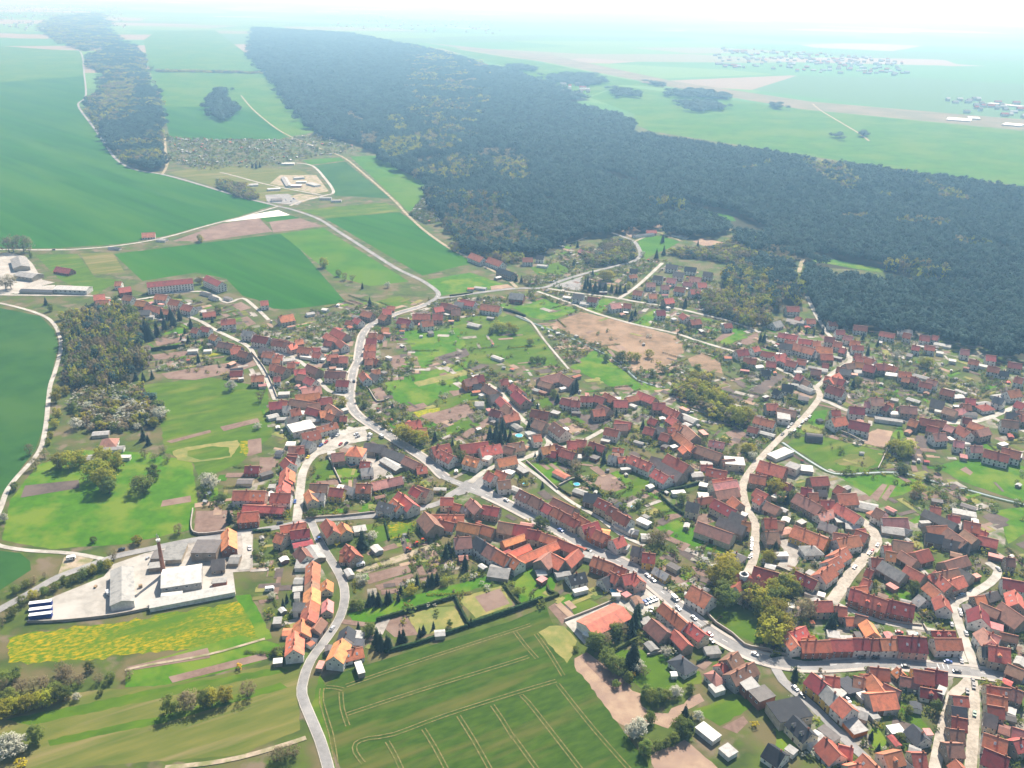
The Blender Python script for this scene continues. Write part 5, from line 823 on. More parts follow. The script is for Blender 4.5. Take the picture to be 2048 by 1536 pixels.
TREES = {
'X': '560 790 f 13;480 780 f 11;640 760 f 11;850 960 f 16;780 880 f 15;910 800 f 14;880 990 g 12;820 760 f 13;1150 970 g 12;1230 880 g 11;1100 940 b 9;710 340 w 9;980 370 w 8;1080 310 w 7;1285 400 w 11;610 470 w 9;730 480 w 6;920 250 w 6;1030 210 w 6;1690 960 w 12;1650 920 w 9;1150 560 c 12;1190 600 c 9;800 440 g 8;1850 160 w 9;240 680 b 9;290 790 b 9;360 700 b 7;390 600 f 5;410 540 f 5;440 460 f 7;460 380 f 8;450 260 f 9;465 200 f 8;530 200 f 8;1780 1050 g 6;1840 1220 c 10;1430 1310 b 7;1100 1390 f 5.5;750 1380 g 4;40 1210 w 6;120 960 g 6;1310 660 b 6;1160 700 b 7;1240 720 b 6;1340 730 b 6;930 650 g 6;600 330 g 7;660 280 b 8;620 400 g 6;860 300 g 7;900 380 g 7;830 370 g 7;1130 430 c 10;1180 420 g 8;1230 450 f 7;1100 480 w 6;760 200 b 8;820 160 f 7;980 500 g 4;1030 160 c 8;870 230 c 8;1000 280 c 7',
'T': '680 930 c 18;740 850 c 18;600 1000 c 17;650 1000 c 17;580 1050 c 16;720 900 c 18;1200 960 c 20;1170 930 c 18;1260 930 c 17;1320 880 c 16;1390 850 c 16;1440 800 c 14;1530 870 c 13;1300 800 c 13;1370 800 c 14;1510 990 c 9;1450 960 c 6;1480 910 c 7;1590 1140 c 10;1570 1000 c 6;1620 1000 c 5;1090 1280 c 9;1150 1290 c 9;1220 1270 c 9;110 255 b 22;190 255 b 22;75 262 b 19;235 258 b 19;90 550 b 17;50 560 b 15;1600 170 f 9;250 300 g 6;1750 750 g 9;1600 510 f 9;1700 820 c 7;1520 540 c 7;370 680 c 9;410 730 g 8;500 800 f 9;520 900 f 9;930 700 g 12;1060 760 g 10;430 1260 f 9;560 1280 g 9;780 1290 g 9',
'J': '570 250 b 9;1225 290 f 8;1700 560 f 13;1840 600 f 12;1760 580 f 12;1960 570 c 9;1380 1430 c 14;260 1050 g 5;1460 1360 w 6;540 470 w 5;1500 720 c 5;1650 900 c 5;1360 1030 c 6;1880 850 g 5;1560 460 g 6;1460 380 g 7;1520 420 g 7;1620 300 c 5;1400 300 g 6;1350 260 g 5;1620 380 g 6;1250 1150 g 5;980 1180 g 6;1200 1070 c 5',
'K': '60 890 f 12;400 560 c 12;440 580 c 13;480 590 c 13;520 560 c 11;560 580 c 12;450 520 c 12;500 500 c 12;590 600 g 7;670 480 c 8;710 470 c 8;100 620 c 8;160 740 g 9;140 680 g 8;560 810 c 11;1270 720 c 9;1310 740 c 10;1240 680 c 8;1180 690 g 8;1330 660 b 8;1160 620 g 8;1080 800 b 8;1100 880 g 6;800 720 c 7;760 700 c 5;850 930 c 6;880 960 c 6;820 940 c 5;640 880 c 6;600 850 c 6;780 320 c 7;740 270 c 7;940 260 c 9;910 220 g 7;1090 170 c 12;1060 190 c 10;1230 250 c 8;1410 370 c 7;1620 470 c 9;1740 1410 b 11;1700 1400 b 9;1780 1380 b 9;1930 1070 g 8;1650 860 g 7;1280 1070 c 5;1220 1130 c 6;790 1250 g 7;840 1260 g 6;440 1180 b 8;470 1160 b 7;1420 1090 g 4;1580 1090 g 5;1490 530 g 5;1660 580 f 5;1740 590 g 5',
'N': '30 640 f 10;90 680 f 10;150 740 f 11;250 770 f 12;200 720 f 10;390 920 f 13;440 890 f 12;340 880 f 12;120 650 f 9;170 560 g 8;240 860 g 9;30 560 f 9;60 500 g 8;480 1150 f 8;440 1140 f 8;500 1190 w 6;690 1470 f 11;660 1440 g 9;720 1460 c 9;590 260 c 11;560 250 c 10;740 740 c 6;830 360 c 9;800 350 c 9;1300 620 c 9;1260 600 c 8;1340 600 g 8;1740 1000 c 15;1700 990 c 13;1700 1180 f 12;1640 1150 f 11;1740 1150 f 11;1600 1130 g 8;1710 1310 g 7;1690 1290 g 7;1810 1470 f 9;1790 1520 b 7;1910 1370 g 6;1980 1300 g 6;1900 470 f 11;1870 460 f 9;1420 360 c 10;1380 240 c 9;1500 290 c 8;1640 390 w 8;1460 540 c 7;1560 500 c 6;430 470 g 6;170 210 c 6;130 800 g 8;300 790 f 11;1060 190 c 8;870 170 c 7;930 190 c 7;990 200 c 7',
'B': '1660 80 f 14;1620 60 f 12;1720 100 f 13;1700 250 g 13;1680 190 g 12;1900 200 g 12;1960 260 f 13;1860 260 b 11;2010 320 f 12;980 420 c 15;1000 370 c 13;950 480 c 13;960 740 c 17;980 720 c 15;930 740 c 12;1300 560 c 10;700 590 g 9;660 580 g 9;740 560 b 8;830 490 g 8;870 470 b 8;800 740 g 8;840 780 g 8;760 690 g 8;880 750 g 7;930 850 g 6;960 810 y 3;1230 640 w 6;1100 550 g 7;1200 540 g 7;1050 800 b 6;1310 960 w 6;1170 1000 g 7;1110 1010 g 7;1230 990 g 6;1070 960 g 6;1010 1260 w 9;970 1290 w 8;1100 1170 g 6;1060 1420 g 7;1170 1380 g 5;1230 1370 g 5;1290 1330 g 5;1380 1150 c 9;1420 1230 c 9;1390 1270 g 8;1340 1250 g 8;1490 1150 w 5;830 890 g 4;1000 760 w 7;40 150 g 5;510 600 g 3;1420 930 g 5;1940 1200 y 3;590 110 y 3;690 60 b 6',
'C': '40 200 f 13;60 260 g 13;100 150 g 12;150 140 f 12;190 180 g 10;50 380 f 15;40 460 f 16;20 540 f 14;80 500 f 14;260 330 b 12;320 340 b 12;380 330 b 10;510 420 c 10;490 430 c 10;530 390 c 9;1150 150 g 9;1180 190 c 8;980 130 g 6;1050 130 g 6;1010 220 g 6;1250 300 y 3;210 830 c 9;360 1190 f 7;1090 960 c 6;1060 970 c 6;820 1310 c 6;880 1400 c 5;1340 1090 g 7;1380 1110 c 7;1290 1020 g 6;1250 990 c 5;1410 1040 g 6;430 740 b 5;500 740 b 5;580 740 b 5;660 720 f 6;1120 1110 g 5;1050 1330 g 5;980 1350 g 5',
'R': '520 640 c 9;570 620 c 8;450 740 f 8;500 720 b 7;160 960 b 8;300 1080 f 9;60 900 f 12;20 830 f 12;640 150 c 9;580 130 g 8;700 100 g 7',
'A': '940 220 c 9;980 230 c 9;910 230 c 8;1050 220 c 9;1070 210 c 8;1140 200 c 6;1160 140 c 6;1290 90 c 9;1410 70 c 9;1450 60 c 8;1380 80 c 8;1240 150 f 6;780 260 g 5;830 260 g 5;850 50 w 6;820 420 c 5;910 470 g 7;970 540 c 10;1000 580 c 10;1050 580 c 9;1070 590 c 9;1150 530 c 8;1180 520 c 8;1310 480 c 6;1340 460 c 6;1420 420 c 5;1550 400 g 4;1720 390 c 5;220 250 c 6;250 210 c 6;320 190 c 4;260 590 b 8;240 570 g 7;130 180 w 4;185 1400 f 6;230 1450 b 7;170 1480 b 7;300 1440 b 6;150 630 g 4;1500 80 g 4',
'G': '1580 500 c 11;1670 540 c 13;1720 580 c 11;1600 470 c 10',
'Z': '70 670 w 10;50 650 w 9;110 650 w 8;220 600 g 9;1000 430 g 10;1120 400 b 10;1080 400 b 9;1200 390 g 9;1240 380 f 9;1320 360 f 8;1450 330 b 8;1400 680 b 9;1630 650 f 5;40 440 f 8;90 420 f 8;140 420 f 8;190 400 f 8;240 390 f 8;280 380 f 8;60 370 g 8;350 350 g 8;390 340 g 7;130 300 b 7;200 290 b 7;260 280 b 7;390 230 b 8;370 200 b 7;420 270 b 6;470 260 b 6;530 180 g 6;50 250 g 7;20 300 b 7;100 220 g 6;320 310 g 6;450 350 w 4;760 220 b 5;650 240 g 5;580 250 b 5;1400 170 y 3;120 745 y 4;590 320 g 3',
'F': '170 770 g 6;240 720 f 5;330 690 g 5;400 660 g 5;470 610 g 5;540 600 g 5;610 570 g 6;680 540 f 6;740 510 g 6;790 500 f 6;250 610 b 5;190 640 g 5;120 680 g 5;330 570 b 4;830 440 b 7;90 850 g 6;40 790 g 5;20 920 b 6',
'V': '370 1040 f 10;420 1060 f 10;470 1050 f 9;510 1070 f 9;330 1070 g 7;640 1160 f 7;700 1300 g 6;750 1300 g 6;660 1300 g 6;1380 1290 g 10;1340 1290 g 9;1440 1290 f 9;1490 1290 f 8;1590 1260 f 8;1250 1290 g 7;1620 1410 g 7;1700 1380 g 7;1080 720 c 14;1120 730 c 14;1160 740 c 14;1200 740 c 13;1240 740 c 12;1100 690 c 13;1290 740 c 11;1330 750 c 10;1360 750 c 11;1400 740 c 10;1140 610 c 10;1230 640 f 12;1280 640 f 11;1430 700 f 7;530 650 c 9;570 660 c 9;640 670 b 12;690 670 b 10;600 660 b 9;330 530 c 8;370 530 c 8;1450 960 c 10;1480 930 c 9;1880 860 c 12;990 530 c 9;1020 380 c 9;1650 470 c 13;1710 440 c 13;1700 340 c 12;1530 390 g 8;1540 450 w 7;1980 390 c 12;1220 390 b 10;1300 410 b 10;1380 400 b 10;1420 430 b 9;1340 460 b 9;1440 370 b 10;1340 340 b 9;1860 1080 b 8;1900 1100 b 8;1930 1110 w 7;1850 1050 f 7',
'Y': '850 390 c 12;880 380 c 12;820 385 c 11;1390 1180 f 12;1510 1250 g 8;1560 1280 b 9;1620 1290 b 8;1700 1350 c 8;1760 1500 c 12;1900 1340 w 7;410 980 f 8',
}
TNAME = dict(f=('broadleaf_tree', 'bright spring-green tree'), g=('broadleaf_tree', 'dark green leafy tree'), b=('budding_tree', 'brown budding tree'), w=('blossom_tree', 'white blossoming tree'), c=('conifer', 'dark green conifer'), y=('flowering_shrub', 'yellow flowering shrub'))
tit = []; TP = []
for t, s in TREES.items():
    for ln in s.split(';'):
        e = ln.split(); c = e[2]; h = float(e[3]) * 1.12; X, Y = px(*tp(t, float(e[0]), float(e[1])))
        inb = False
        for b in BLD:                            # not inside a building: step in front of it
            dx, dy = X - b['x'], Y - b['y']
            if abs(dx) + abs(dy) > 40: continue
            ca, sa = math.cos(b['an']), math.sin(b['an']); u, v = dx * ca + dy * sa, -dx * sa + dy * ca
            if abs(u) < b['L'] / 2 + 1 and abs(v) < b['w'] / 2 + 1: inb = True; break
        if inb: continue
        if along(X, Y)[0] < 3.0: continue
        cr, tk = R.choice(PROTO[c]); wdt = h * R.uniform(.85, 1.15) * (1.12 if c in 'fgw' else 1)
        root = obj(TNAME[c][0], None, None, (X, Y, 0), R.uniform(0, 6.28)); root.scale = (wdt, wdt, h)
        obj('trunk', tk, root); obj('crown', cr, root)
        root['category'] = 'shrub' if c == 'y' else ('conifer' if c == 'c' else 'tree'); root['group'] = 'garden and wayside trees'
        tit.append((root, X, Y, ('tall ' if h > 12 else ('low ' if h < 6 else '')) + TNAME[c][1])); TP.append((X, Y))
for o, lab in label_all(tit, lambda d: d): o['label'] = lab

# woods and thickets, as masses: instanced on scattered points
def inside(p, poly):
    x, y = p; c = False; j = len(poly) - 1
    for i in range(len(poly)):
        if (poly[i][1] > y) != (poly[j][1] > y) and x < (poly[j][0] - poly[i][0]) * (y - poly[i][1]) / (poly[j][1] - poly[i][1]) + poly[i][0]: c = not c
        j = i
    return c
def vnoise(x, y, s):
    x /= s; y /= s; i, j = math.floor(x), math.floor(y); u, v = x - i, y - j; u = u * u * (3 - 2 * u); v = v * v * (3 - 2 * v)
    def h(a, b):
        n = (a * 374761393 + b * 668265263 + 1013) & 0xffffffff; n = ((n ^ (n >> 13)) * 1274126177) & 0xffffffff; return ((n ^ (n >> 16)) & 0xffff) / 65535
    return (h(i, j) * (1 - u) + h(i + 1, j) * u) * (1 - v) + (h(i, j + 1) * (1 - u) + h(i + 1, j + 1) * u) * v
def scatter(name, pts, protos):
    """pts: (x, y, z, scale_xy, scale_z, rot, kind index). One object; its trees are instances of the given meshes."""
    me = bpy.data.meshes.new(name); me.from_pydata([p[:3] for p in pts], [], [])
    for an, ty, k in (('sx', 'FLOAT', 3), ('sz', 'FLOAT', 4), ('rz', 'FLOAT', 5), ('kd', 'INT', 6)):
        a = me.attributes.new(an, ty, 'POINT'); a.data.foreach_set('value', [p[k] for p in pts])
    o = obj(name, me); coll = bpy.data.collections.new(name + '_kinds')
    for i, m_ in enumerate(protos): coll.objects.link(bpy.data.objects.new('%s_%02d' % (name, i), m_))
    g = bpy.data.node_groups.new(name, 'GeometryNodeTree'); g.interface.new_socket('Geometry', in_out='INPUT', socket_type='NodeSocketGeometry'); g.interface.new_socket('Geometry', in_out='OUTPUT', socket_type='NodeSocketGeometry')
    n = g.nodes; l = g.links; gi = n.new('NodeGroupInput'); go = n.new('NodeGroupOutput'); ip = n.new('GeometryNodeInstanceOnPoints')
    ci = n.new('GeometryNodeCollectionInfo'); ci.inputs['Collection'].default_value = coll; ci.inputs['Separate Children'].default_value = True; ci.inputs['Reset Children'].default_value = True
    def attr(nm, ty):
        a = n.new('GeometryNodeInputNamedAttribute'); a.data_type = ty; a.inputs[0].default_value = nm; return a.outputs[0]
    cs = n.new('ShaderNodeCombineXYZ'); sx = attr('sx', 'FLOAT'); l.new(sx, cs.inputs[0]); l.new(sx, cs.inputs[1]); l.new(attr('sz', 'FLOAT'), cs.inputs[2])
    cr = n.new('ShaderNodeCombineXYZ'); l.new(attr('rz', 'FLOAT'), cr.inputs[2])
    l.new(gi.outputs[0], ip.inputs['Points']); l.new(ci.outputs[0], ip.inputs['Instance']); ip.inputs['Pick Instance'].default_value = True
    l.new(attr('kd', 'INT'), ip.inputs['Instance Index']); l.new(cr.outputs[0], ip.inputs['Rotation']); l.new(cs.outputs[0], ip.inputs['Scale']); l.new(ip.outputs[0], go.inputs[0])
    md = o.modifiers.new('scatter', 'NODES'); md.node_group = g
    return stuff(o)
LOWP = []
for k in range(3):
    v, f = crown_broad(60 + k, 20, 10, .062, zc=.66, rx=.27, rz=.30, ragged=.25); LOWP.append(mesh('pine', v, f, LEAF['P']))
for k, c in enumerate('bbfg'):
    v, f = crown_broad(70 + k, 22, 9, .075, rx=.42); LOWP.append(mesh('wood_tree', v, f, LEAF[c]))
v, f = crown_broad(80, 22, 9, .07); LOWP.append(mesh('wood_blossom', v, f, LEAF['w']))
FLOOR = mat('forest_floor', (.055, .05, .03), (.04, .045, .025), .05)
CLEAR = [[px(*tp('W', *q)) for q in [(1270, 490), (1350, 445), (1890, 550), (1880, 600), (1640, 575), (1440, 535)]], [px(*q) for q in [(1185, 345), (1240, 352), (1290, 375), (1240, 372)]],
         [px(*tp('W', *q)) for q in [(200, 30), (420, 70), (700, 130), (930, 240), (900, 320), (680, 280), (560, 190), (400, 140)]], [px(*q) for q in [(1590, 550), (1596, 520), (1612, 515), (1610, 550)]], [px(*q) for q in [(1600, 600), (1612, 585), (1640, 640), (1620, 640)]]]
PATCH = [(t, [px(*tp(t, *q)) for q in P], kd, hs) for t, P, kd, hs in (   # stands of other trees inside the pine forest
    ('D', [(870,885),(1130,880),(1110,945),(880,950)], (3, 4), .5), ('D', [(500,950),(860,905),(860,925),(560,990)], (3, 4), .45), ('D', [(60,640),(150,650),(250,735),(180,725)], (3, 4), .5),
    ('D', [(330,835),(560,825),(560,900),(400,960),(330,900)], (5, 6), .9), ('D', [(960,930),(1180,940),(1200,1080),(1000,1100)], (5, 6, 3), .8), ('D', [(500,430),(700,480),(930,460),(920,490),(700,505)], (3, 4), .5),
    ('D', [(830,350),(1050,380),(1060,410),(830,390)], (3, 4), .5), ('D', [(200,785),(310,780),(310,870),(215,870)], (3, 4), .8), ('D', [(350,690),(440,690),(500,780),(420,790)], (5, 6), .8), ('W', [(860,400),(1150,400),(1160,480),(900,440)], (3, 4), .6),
    ('V', [(-40,100),(360,20),(400,110),(560,200),(700,330),(760,380),(300,420),(-40,330)], (3, 4, 4, 6), .8), ('I', [(730,930),(960,960),(1100,1100),(1000,1150),(760,1000)], (5, 3, 6), .8), ('W', [(1540,150),(1800,170),(1700,200),(1540,190)], (5, 3), .8),
    ('W', [(700,590),(950,620),(900,700),(740,680)], (5, 6), .9), ('W', [(1120,600),(1240,600),(1250,780),(1180,760)], (5, 6), .9), ('E', [(600,500),(800,470),(780,620),(640,700),(560,640)], (6, 5, 3), .9))]
WOODS = [  # photo outline of the canopy, conifer share, height, spacing, ground height used for the outline
 ('pine_forest', [(505,52),(700,64),(860,96),(1010,133),(1180,191),(1115,197),(1230,222),(1272,241),(1256,258),(1400,280),(1560,303),(1800,338),(2070,376),(2070,565),(1880,548),(1770,520),(1620,512),(1600,500),(1470,478),(1480,440),(1330,402),(1320,440),(1200,458),(1130,465),(1110,482),(1070,497),(940,490),(895,440),(860,400),(850,350),(760,312),(750,292),(690,272),(640,265),(585,215),(540,150),(500,110)], .84, 17, 7.0),
 ('pine_forest', [(1615,520),(1660,540),(1770,550),(1890,558),(2070,562),(2070,712),(1960,688),(1900,668),(1800,645),(1700,636),(1645,628),(1625,590),(1612,570)], .92, 16, 6.5),
 ('mixed_wood', [(1460,525),(1525,512),(1585,525),(1595,545),(1605,590),(1608,610),(1550,615),(1535,608),(1495,600),(1475,590),(1440,572),(1450,540)], .5, 15, 6.5),
 ('mixed_wood', [(1400,590),(1440,575),(1500,600),(1545,620),(1540,640),(1500,645),(1440,632),(1395,615)], .15, 12, 6.5),
 ('ridge_wood', [(180,112),(240,82),(280,100),(292,160),(318,195),(326,270),(330,332),(300,337),(252,322),(216,282),(176,222),(172,200),(205,175),(205,140),(170,130)], .55, 16, 7.5),
 ('ridge_wood', [(80,52),(110,32),(200,25),(215,60),(240,80),(170,100),(110,75)], .5, 16, 9),
 ('dark_copse', [(413,200),(428,178),(455,178),(457,198),(478,213),(470,230),(445,238),(420,228)], .9, 17, 7),
 ('village_wood', [(138,632),(175,615),(222,612),(272,632),(278,680),(285,725),(262,750),(235,760),(175,772),(132,768),(127,730),(136,690)], .25, 14, 5.5),
 ('orchard_thicket', [(140,778),(285,765),(325,820),(305,855),(180,850),(145,815)], .05, 7, 5.5),
 ('hedgerow_thicket', [(900,495),(960,470),(1090,500),(1060,510),(1010,520),(950,505)], .1, 10, 6),
 ('marsh_thicket', [(1360,760),(1400,745),(1450,800),(1490,830),(1500,850),(1460,845),(1400,810),(1350,790)], 0, 9, 6.5),
 ('roadside_thicket', [(425,368),(455,358),(505,380),(515,398),(480,392)], .05, 9, 6),
 ('hamlet_thicket', [(1330,500),(1440,495),(1470,478),(1540,490),(1590,505),(1590,518),(1470,512),(1450,520),(1360,510)], .1, 9, 7),
 ('hamlet_thicket', [(1170,500),(1215,478),(1270,490),(1278,510),(1225,528),(1180,530)], .05, 9, 6.5),
 ('wooded_gardens', [(1325,450),(1345,425),(1400,425),(1450,440),(1455,460),(1390,470),(1340,462)], .7, 14, 7.5),
 ('far_copse', [(1342,180),(1400,178),(1455,188),(1455,196),(1340,190)], .9, 14, 9), ('far_copse', [(1342,204),(1400,200),(1452,208),(1445,218),(1395,220)], .9, 14, 9),
 ('far_copse', [(1540,206),(1565,207),(1565,215),(1540,214)], .9, 13, 9), ('far_copse', [(1662,265),(1690,270),(1688,280),(1665,272)], .9, 12, 9), ('far_copse', [(1718,261),(1742,262),(1742,270),(1722,268)], .9, 12, 9),
 ('far_copse', [(1020,128),(1075,132),(1080,142),(1022,140)], .9, 14, 10), ('far_copse', [(1095,148),(1180,145),(1220,165),(1180,170),(1090,163)], .8, 14, 10), ('far_copse', [(1215,172),(1275,180),(1280,192),(1235,190)], .8, 14, 10), ('far_copse', [(1300,162),(1330,165),(1328,172),(1305,170)], .9, 12, 10),
 ('far_hedgerow', [(288,138),(535,143),(535,146),(288,141)], .2, 8, 6),
]
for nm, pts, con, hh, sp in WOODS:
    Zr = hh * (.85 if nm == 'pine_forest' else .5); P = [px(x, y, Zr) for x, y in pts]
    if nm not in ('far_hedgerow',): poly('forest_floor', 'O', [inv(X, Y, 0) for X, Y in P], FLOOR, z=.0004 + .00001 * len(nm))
    x0, x1 = min(p[0] for p in P), max(p[0] for p in P); y0, y1 = min(p[1] for p in P), max(p[1] for p in P)
    out = []; y = y0
    while y < y1:
        d0 = max(y, 500); s = sp * max(1, d0 / 1500) ** .95; x = x0
        while x < x1:
            X, Y = x + R.uniform(-.45, .45) * s, y + R.uniform(-.45, .45) * s
            ex, ey = (vnoise(X, Y, 22) - .5) * s * 3.2, (vnoise(X + 777, Y, 22) - .5) * s * 3.2
            if inside((X + ex, Y + ey), P) and vnoise(X, Y + 333, 28) > .10 and not (nm.startswith(('pine', 'mixed')) and any(inside((X, Y), c) for c in CLEAR)):
                q = vnoise(X, Y, 130 * max(1, d0 / 1500)); q2 = vnoise(X + 999, Y, 60)
                if q * .6 + q2 * .4 < con * .78 + .06 or R.random() < con * .5: kd = R.randrange(3)
                else: kd = 3 + R.randrange(4) if vnoise(X, Y + 5000, 220) < .62 else R.choice((5, 6, 5, 3))
                if nm in ('orchard_thicket', 'marsh_thicket') and R.random() < .17: kd = 7 if nm[0] == 'o' else 5
                hs = 1
                for _, PP, ks, f_ in PATCH:
                    if inside((X, Y), PP):
                        if R.random() < .85: kd = R.choice(ks); hs = f_
                        break
                g_ = R.uniform(.55, 1.12); h = hs * hh * (.55 + .5 * g_) * (.9 + .3 * q); w_ = s * R.uniform(.95, 1.3) * (.55 + .75 * g_) * (1.75 if kd < 3 else 1.25)
                out.append((X, Y, 0, w_, h, R.uniform(0, 6.28), kd))
            x += s
        y += s
    scatter(nm, out, LOWP)
# garden shrubs and rough growth between the houses
zone = [px(*q) for q in [(190,600),(300,580),(560,640),(700,600),(880,600),(1040,590),(1130,480),(1260,520),(1330,520),(1430,560),(1460,640),(1640,640),(2060,730),(2060,1560),(1640,1560),(1480,1400),(1300,1300),(1000,1180),(740,1300),(560,1330),(510,1130),(440,1060),(400,1000),(480,920),(540,850),(500,770),(300,740)]]
x0, x1 = min(p[0] for p in zone), max(p[0] for p in zone); y0, y1 = min(p[1] for p in zone), max(p[1] for p in zone)
cell = {}
for b in BLD: cell.setdefault((int(b['x'] // 40), int(b['y'] // 40)), []).append(b)
def blocked(X, Y, m_=1.0):
    i, j = int(X // 40), int(Y // 40)
    for a in (-1, 0, 1):
        for c in (-1, 0, 1):
            for b in cell.get((i + a, j + c), ()):
                dx, dy = X - b['x'], Y - b['y']; ca, sa = math.cos(b['an']), math.sin(b['an'])
                if abs(dx * ca + dy * sa) < b['L'] / 2 + m_ and abs(-dx * sa + dy * ca) < b['w'] / 2 + m_: return True
    return False
rcell = {}
for k, P in RP.items():
    for q in P: rcell.setdefault((int(q[0] // 10), int(q[1] // 10)), []).append(q)
def nearroad(X, Y, m_):
    i, j = int(X // 10), int(Y // 10)
    return any(math.dist((X, Y), q) < m_ for a in (-1, 0, 1) for c in (-1, 0, 1) for q in rcell.get((i + a, j + c), ()))
OPEN = []                                        # open land kept free of garden clutter
for nm, t, mt, pts in FIELDS:
    if nm in ('farm_track', 'village_yard'): continue
    Q = [px(*tp(t, *q)) for q in pts]; OPEN.append((min(q[0] for q in Q), max(q[0] for q in Q), min(q[1] for q in Q), max(q[1] for q in Q), Q, .12 if nm in ('meadow', 'lawn') else .05))
def open_land(X, Y):
    for a, b, c, d, Q, pr in OPEN:
        if a < X < b and c < Y < d and inside((X, Y), Q): return R.random() > pr
    return False
shr = []
while len(shr) < 8500:
    X, Y = R.uniform(x0, x1), R.uniform(y0, y1)
    if not inside((X, Y), zone) or blocked(X, Y, .6) or nearroad(X, Y, 5): continue
    if vnoise(X, Y, 38) < .40 or open_land(X, Y): continue
    h = R.uniform(1.0, 3.6) * (1.4 if R.random() < .12 else 1)
    shr.append((X, Y, 0, h * R.uniform(.9, 1.5), h, R.uniform(0, 6.28), R.choice((0, 0, 0, 1, 1, 2, 2, 3, 4))))
for _ in range(1500):                             # hedge lines along the plot boundaries
    X, Y = R.uniform(x0, x1), R.uniform(y0, y1)
    if not inside((X, Y), zone) or blocked(X, Y, 2) or nearroad(X, Y, 6) or open_land(X, Y): continue
    a = along(X, Y); an = math.atan2(a[4][1], a[4][0]) + R.choice((0, math.pi / 2, math.pi / 2)); k = R.choice((0, 0, 1, 1, 2, 3))
    for j in range(R.randrange(6, 20)):
        U, V = X + math.cos(an) * j * 1.5, Y + math.sin(an) * j * 1.5
        if blocked(U, V, .8) or nearroad(U, V, 4): break
        h = R.uniform(1.1, 1.9); shr.append((U + R.uniform(-.2, .2), V + R.uniform(-.2, .2), 0, h * 1.3, h, R.uniform(0, 6.28), k))
SHR = []
for k, c in enumerate('ggfbw'):
    v, f = crown_broad(90 + k, 16, 12, .085, zc=.5, rx=.5, rz=.46); SHR.append(mesh('shrub', v, f, LEAF[c]))
scatter('garden_shrubbery', shr, SHR)
# allotment gardens behind the ridge: blossom and bushes
al = [px(*q) for q in [(336,275),(430,278),(560,280),(640,268),(720,300),(700,306),(640,312),(560,330),(400,342),(345,325)]]; al2 = [px(*q) for q in [(820,430),(860,380),(900,385),(945,395),(900,420),(890,440),(850,450)]]
pts = []
for P in (al, al2):
    x0, x1 = min(p[0] for p in P), max(p[0] for p in P); y0, y1 = min(p[1] for p in P), max(p[1] for p in P)
    for _ in range(2600):
        X, Y = R.uniform(x0, x1), R.uniform(y0, y1)
        if inside((X, Y), P): h = R.uniform(2.5, 6); pts.append((X, Y, 0, h * R.uniform(.9, 1.4), h, R.uniform(0, 6.28), R.choice((0, 1, 1, 2, 3, 4))))
scatter('allotment_greenery', pts, SHR)
# verge growth along walls and the wood track
# ------------------------------------------------------------------ walls, hedges
HEDGE = leafmat('hedge_leaf', (.030, .060, .016), (.018, .036, .012), .1, vary=.15, sc=1.2)
HEDGEY = leafmat('hedge_leaf_light', (.085, .10, .02), (.055, .07, .018), .15, vary=.15, sc=1.2)
def hedge(t, pts, h, wd, lab, mt=HEDGE):
    P = spline([px(*tp(t, *q)) for q in pts], .9); r = random.Random(len(P)); v = []; f = []
    for d, z in ((-.5, 0), (-.55, .6), (-.35, 1), (.35, 1), (.55, .6), (.5, 0)):
        for q in offs(P, d * wd): v.append((q[0] + r.uniform(-.16, .16), q[1] + r.uniform(-.16, .16), z * h * (1 + r.uniform(-.10, .10))))
    n = len(P)
    for a in range(5):
        for i in range(n - 1): f.append((a * n + i, a * n + i + 1, (a + 1) * n + i + 1, (a + 1) * n + i))
    f += [tuple(a * n for a in range(6)), tuple(a * n + n - 1 for a in reversed(range(6)))]
    for i in range(n * 14):                        # loose leaves break the outline
        q = r.choice(P); d = rdir(r); p = Vector((q[0] + d.x * wd * .55, q[1] + d.y * wd * .55, abs(d.z) * h * .98 + .05)); leafquad(v, f, p, (d + Vector((0, 0, .4))).normalized(), .18, r)
    tag(obj('hedge', mesh('hedge', v, f, mt)), lab, 'hedge', 'garden hedges')
hedge('A', [(965,364),(1300,265),(1590,178)], 2.4, 1.6, 'dark clipped hedge along the top of the tan garden plots')
hedge('A', [(1592,180),(1640,280),(1700,395)], 2.2, 1.5, 'dark hedge between the two tan garden plots')
hedge('A', [(1030,615),(1300,545),(1690,412)], 2.2, 1.5, 'dark hedge between conifer garden and green crop field')
hedge('A', [(1700,402),(1800,370),(2048,285),(2290,195)], 3.0, 1.9, 'tall dark hedge between brown square plot and crop field')
hedge('A', [(1985,70),(2060,175),(2110,235)], 2.0, 1.6, 'light green hedge on the left of the big lawn', HEDGEY)
hedge('B', [(240,205),(300,185),(372,158)], 2.0, 1.5, 'light green hedge stub beside the lawn corner hut', HEDGEY)
hedge('B', [(285,90),(300,130),(370,160)], 2.0, 1.5, 'light green rounded hedge beside slate-roofed cottage garden', HEDGEY)
hedge('G', [(1132,235),(1165,368)], 1.6, 1.0, 'thin dark hedge on the left of the dandelion garden')
hedge('M', [(540,320),(640,395),(720,455)], 2.0, 1.5, 'dark hedge running down beside the back garden plots')
hedge('M', [(1175,440),(1280,540),(1370,600)], 2.2, 1.6, 'dark hedge left of the grey gabled cottage garden')
hedge('M', [(1195,425),(1350,390),(1500,350)], 2.0, 1.5, 'dark hedge above the white greenhouse garden')
hedge('M', [(360,375),(410,410),(470,450)], 1.6, 1.2, 'yellowish hedge along the pale back lane', HEDGEY)
hedge('N', [(780,715),(850,735),(915,760)], 2.2, 1.6, 'dark hedge below the swimming pool garden')
hedge('N', [(610,305),(690,330),(740,350)], 2.4, 1.8, 'dark hedge row above the marsh lane houses')
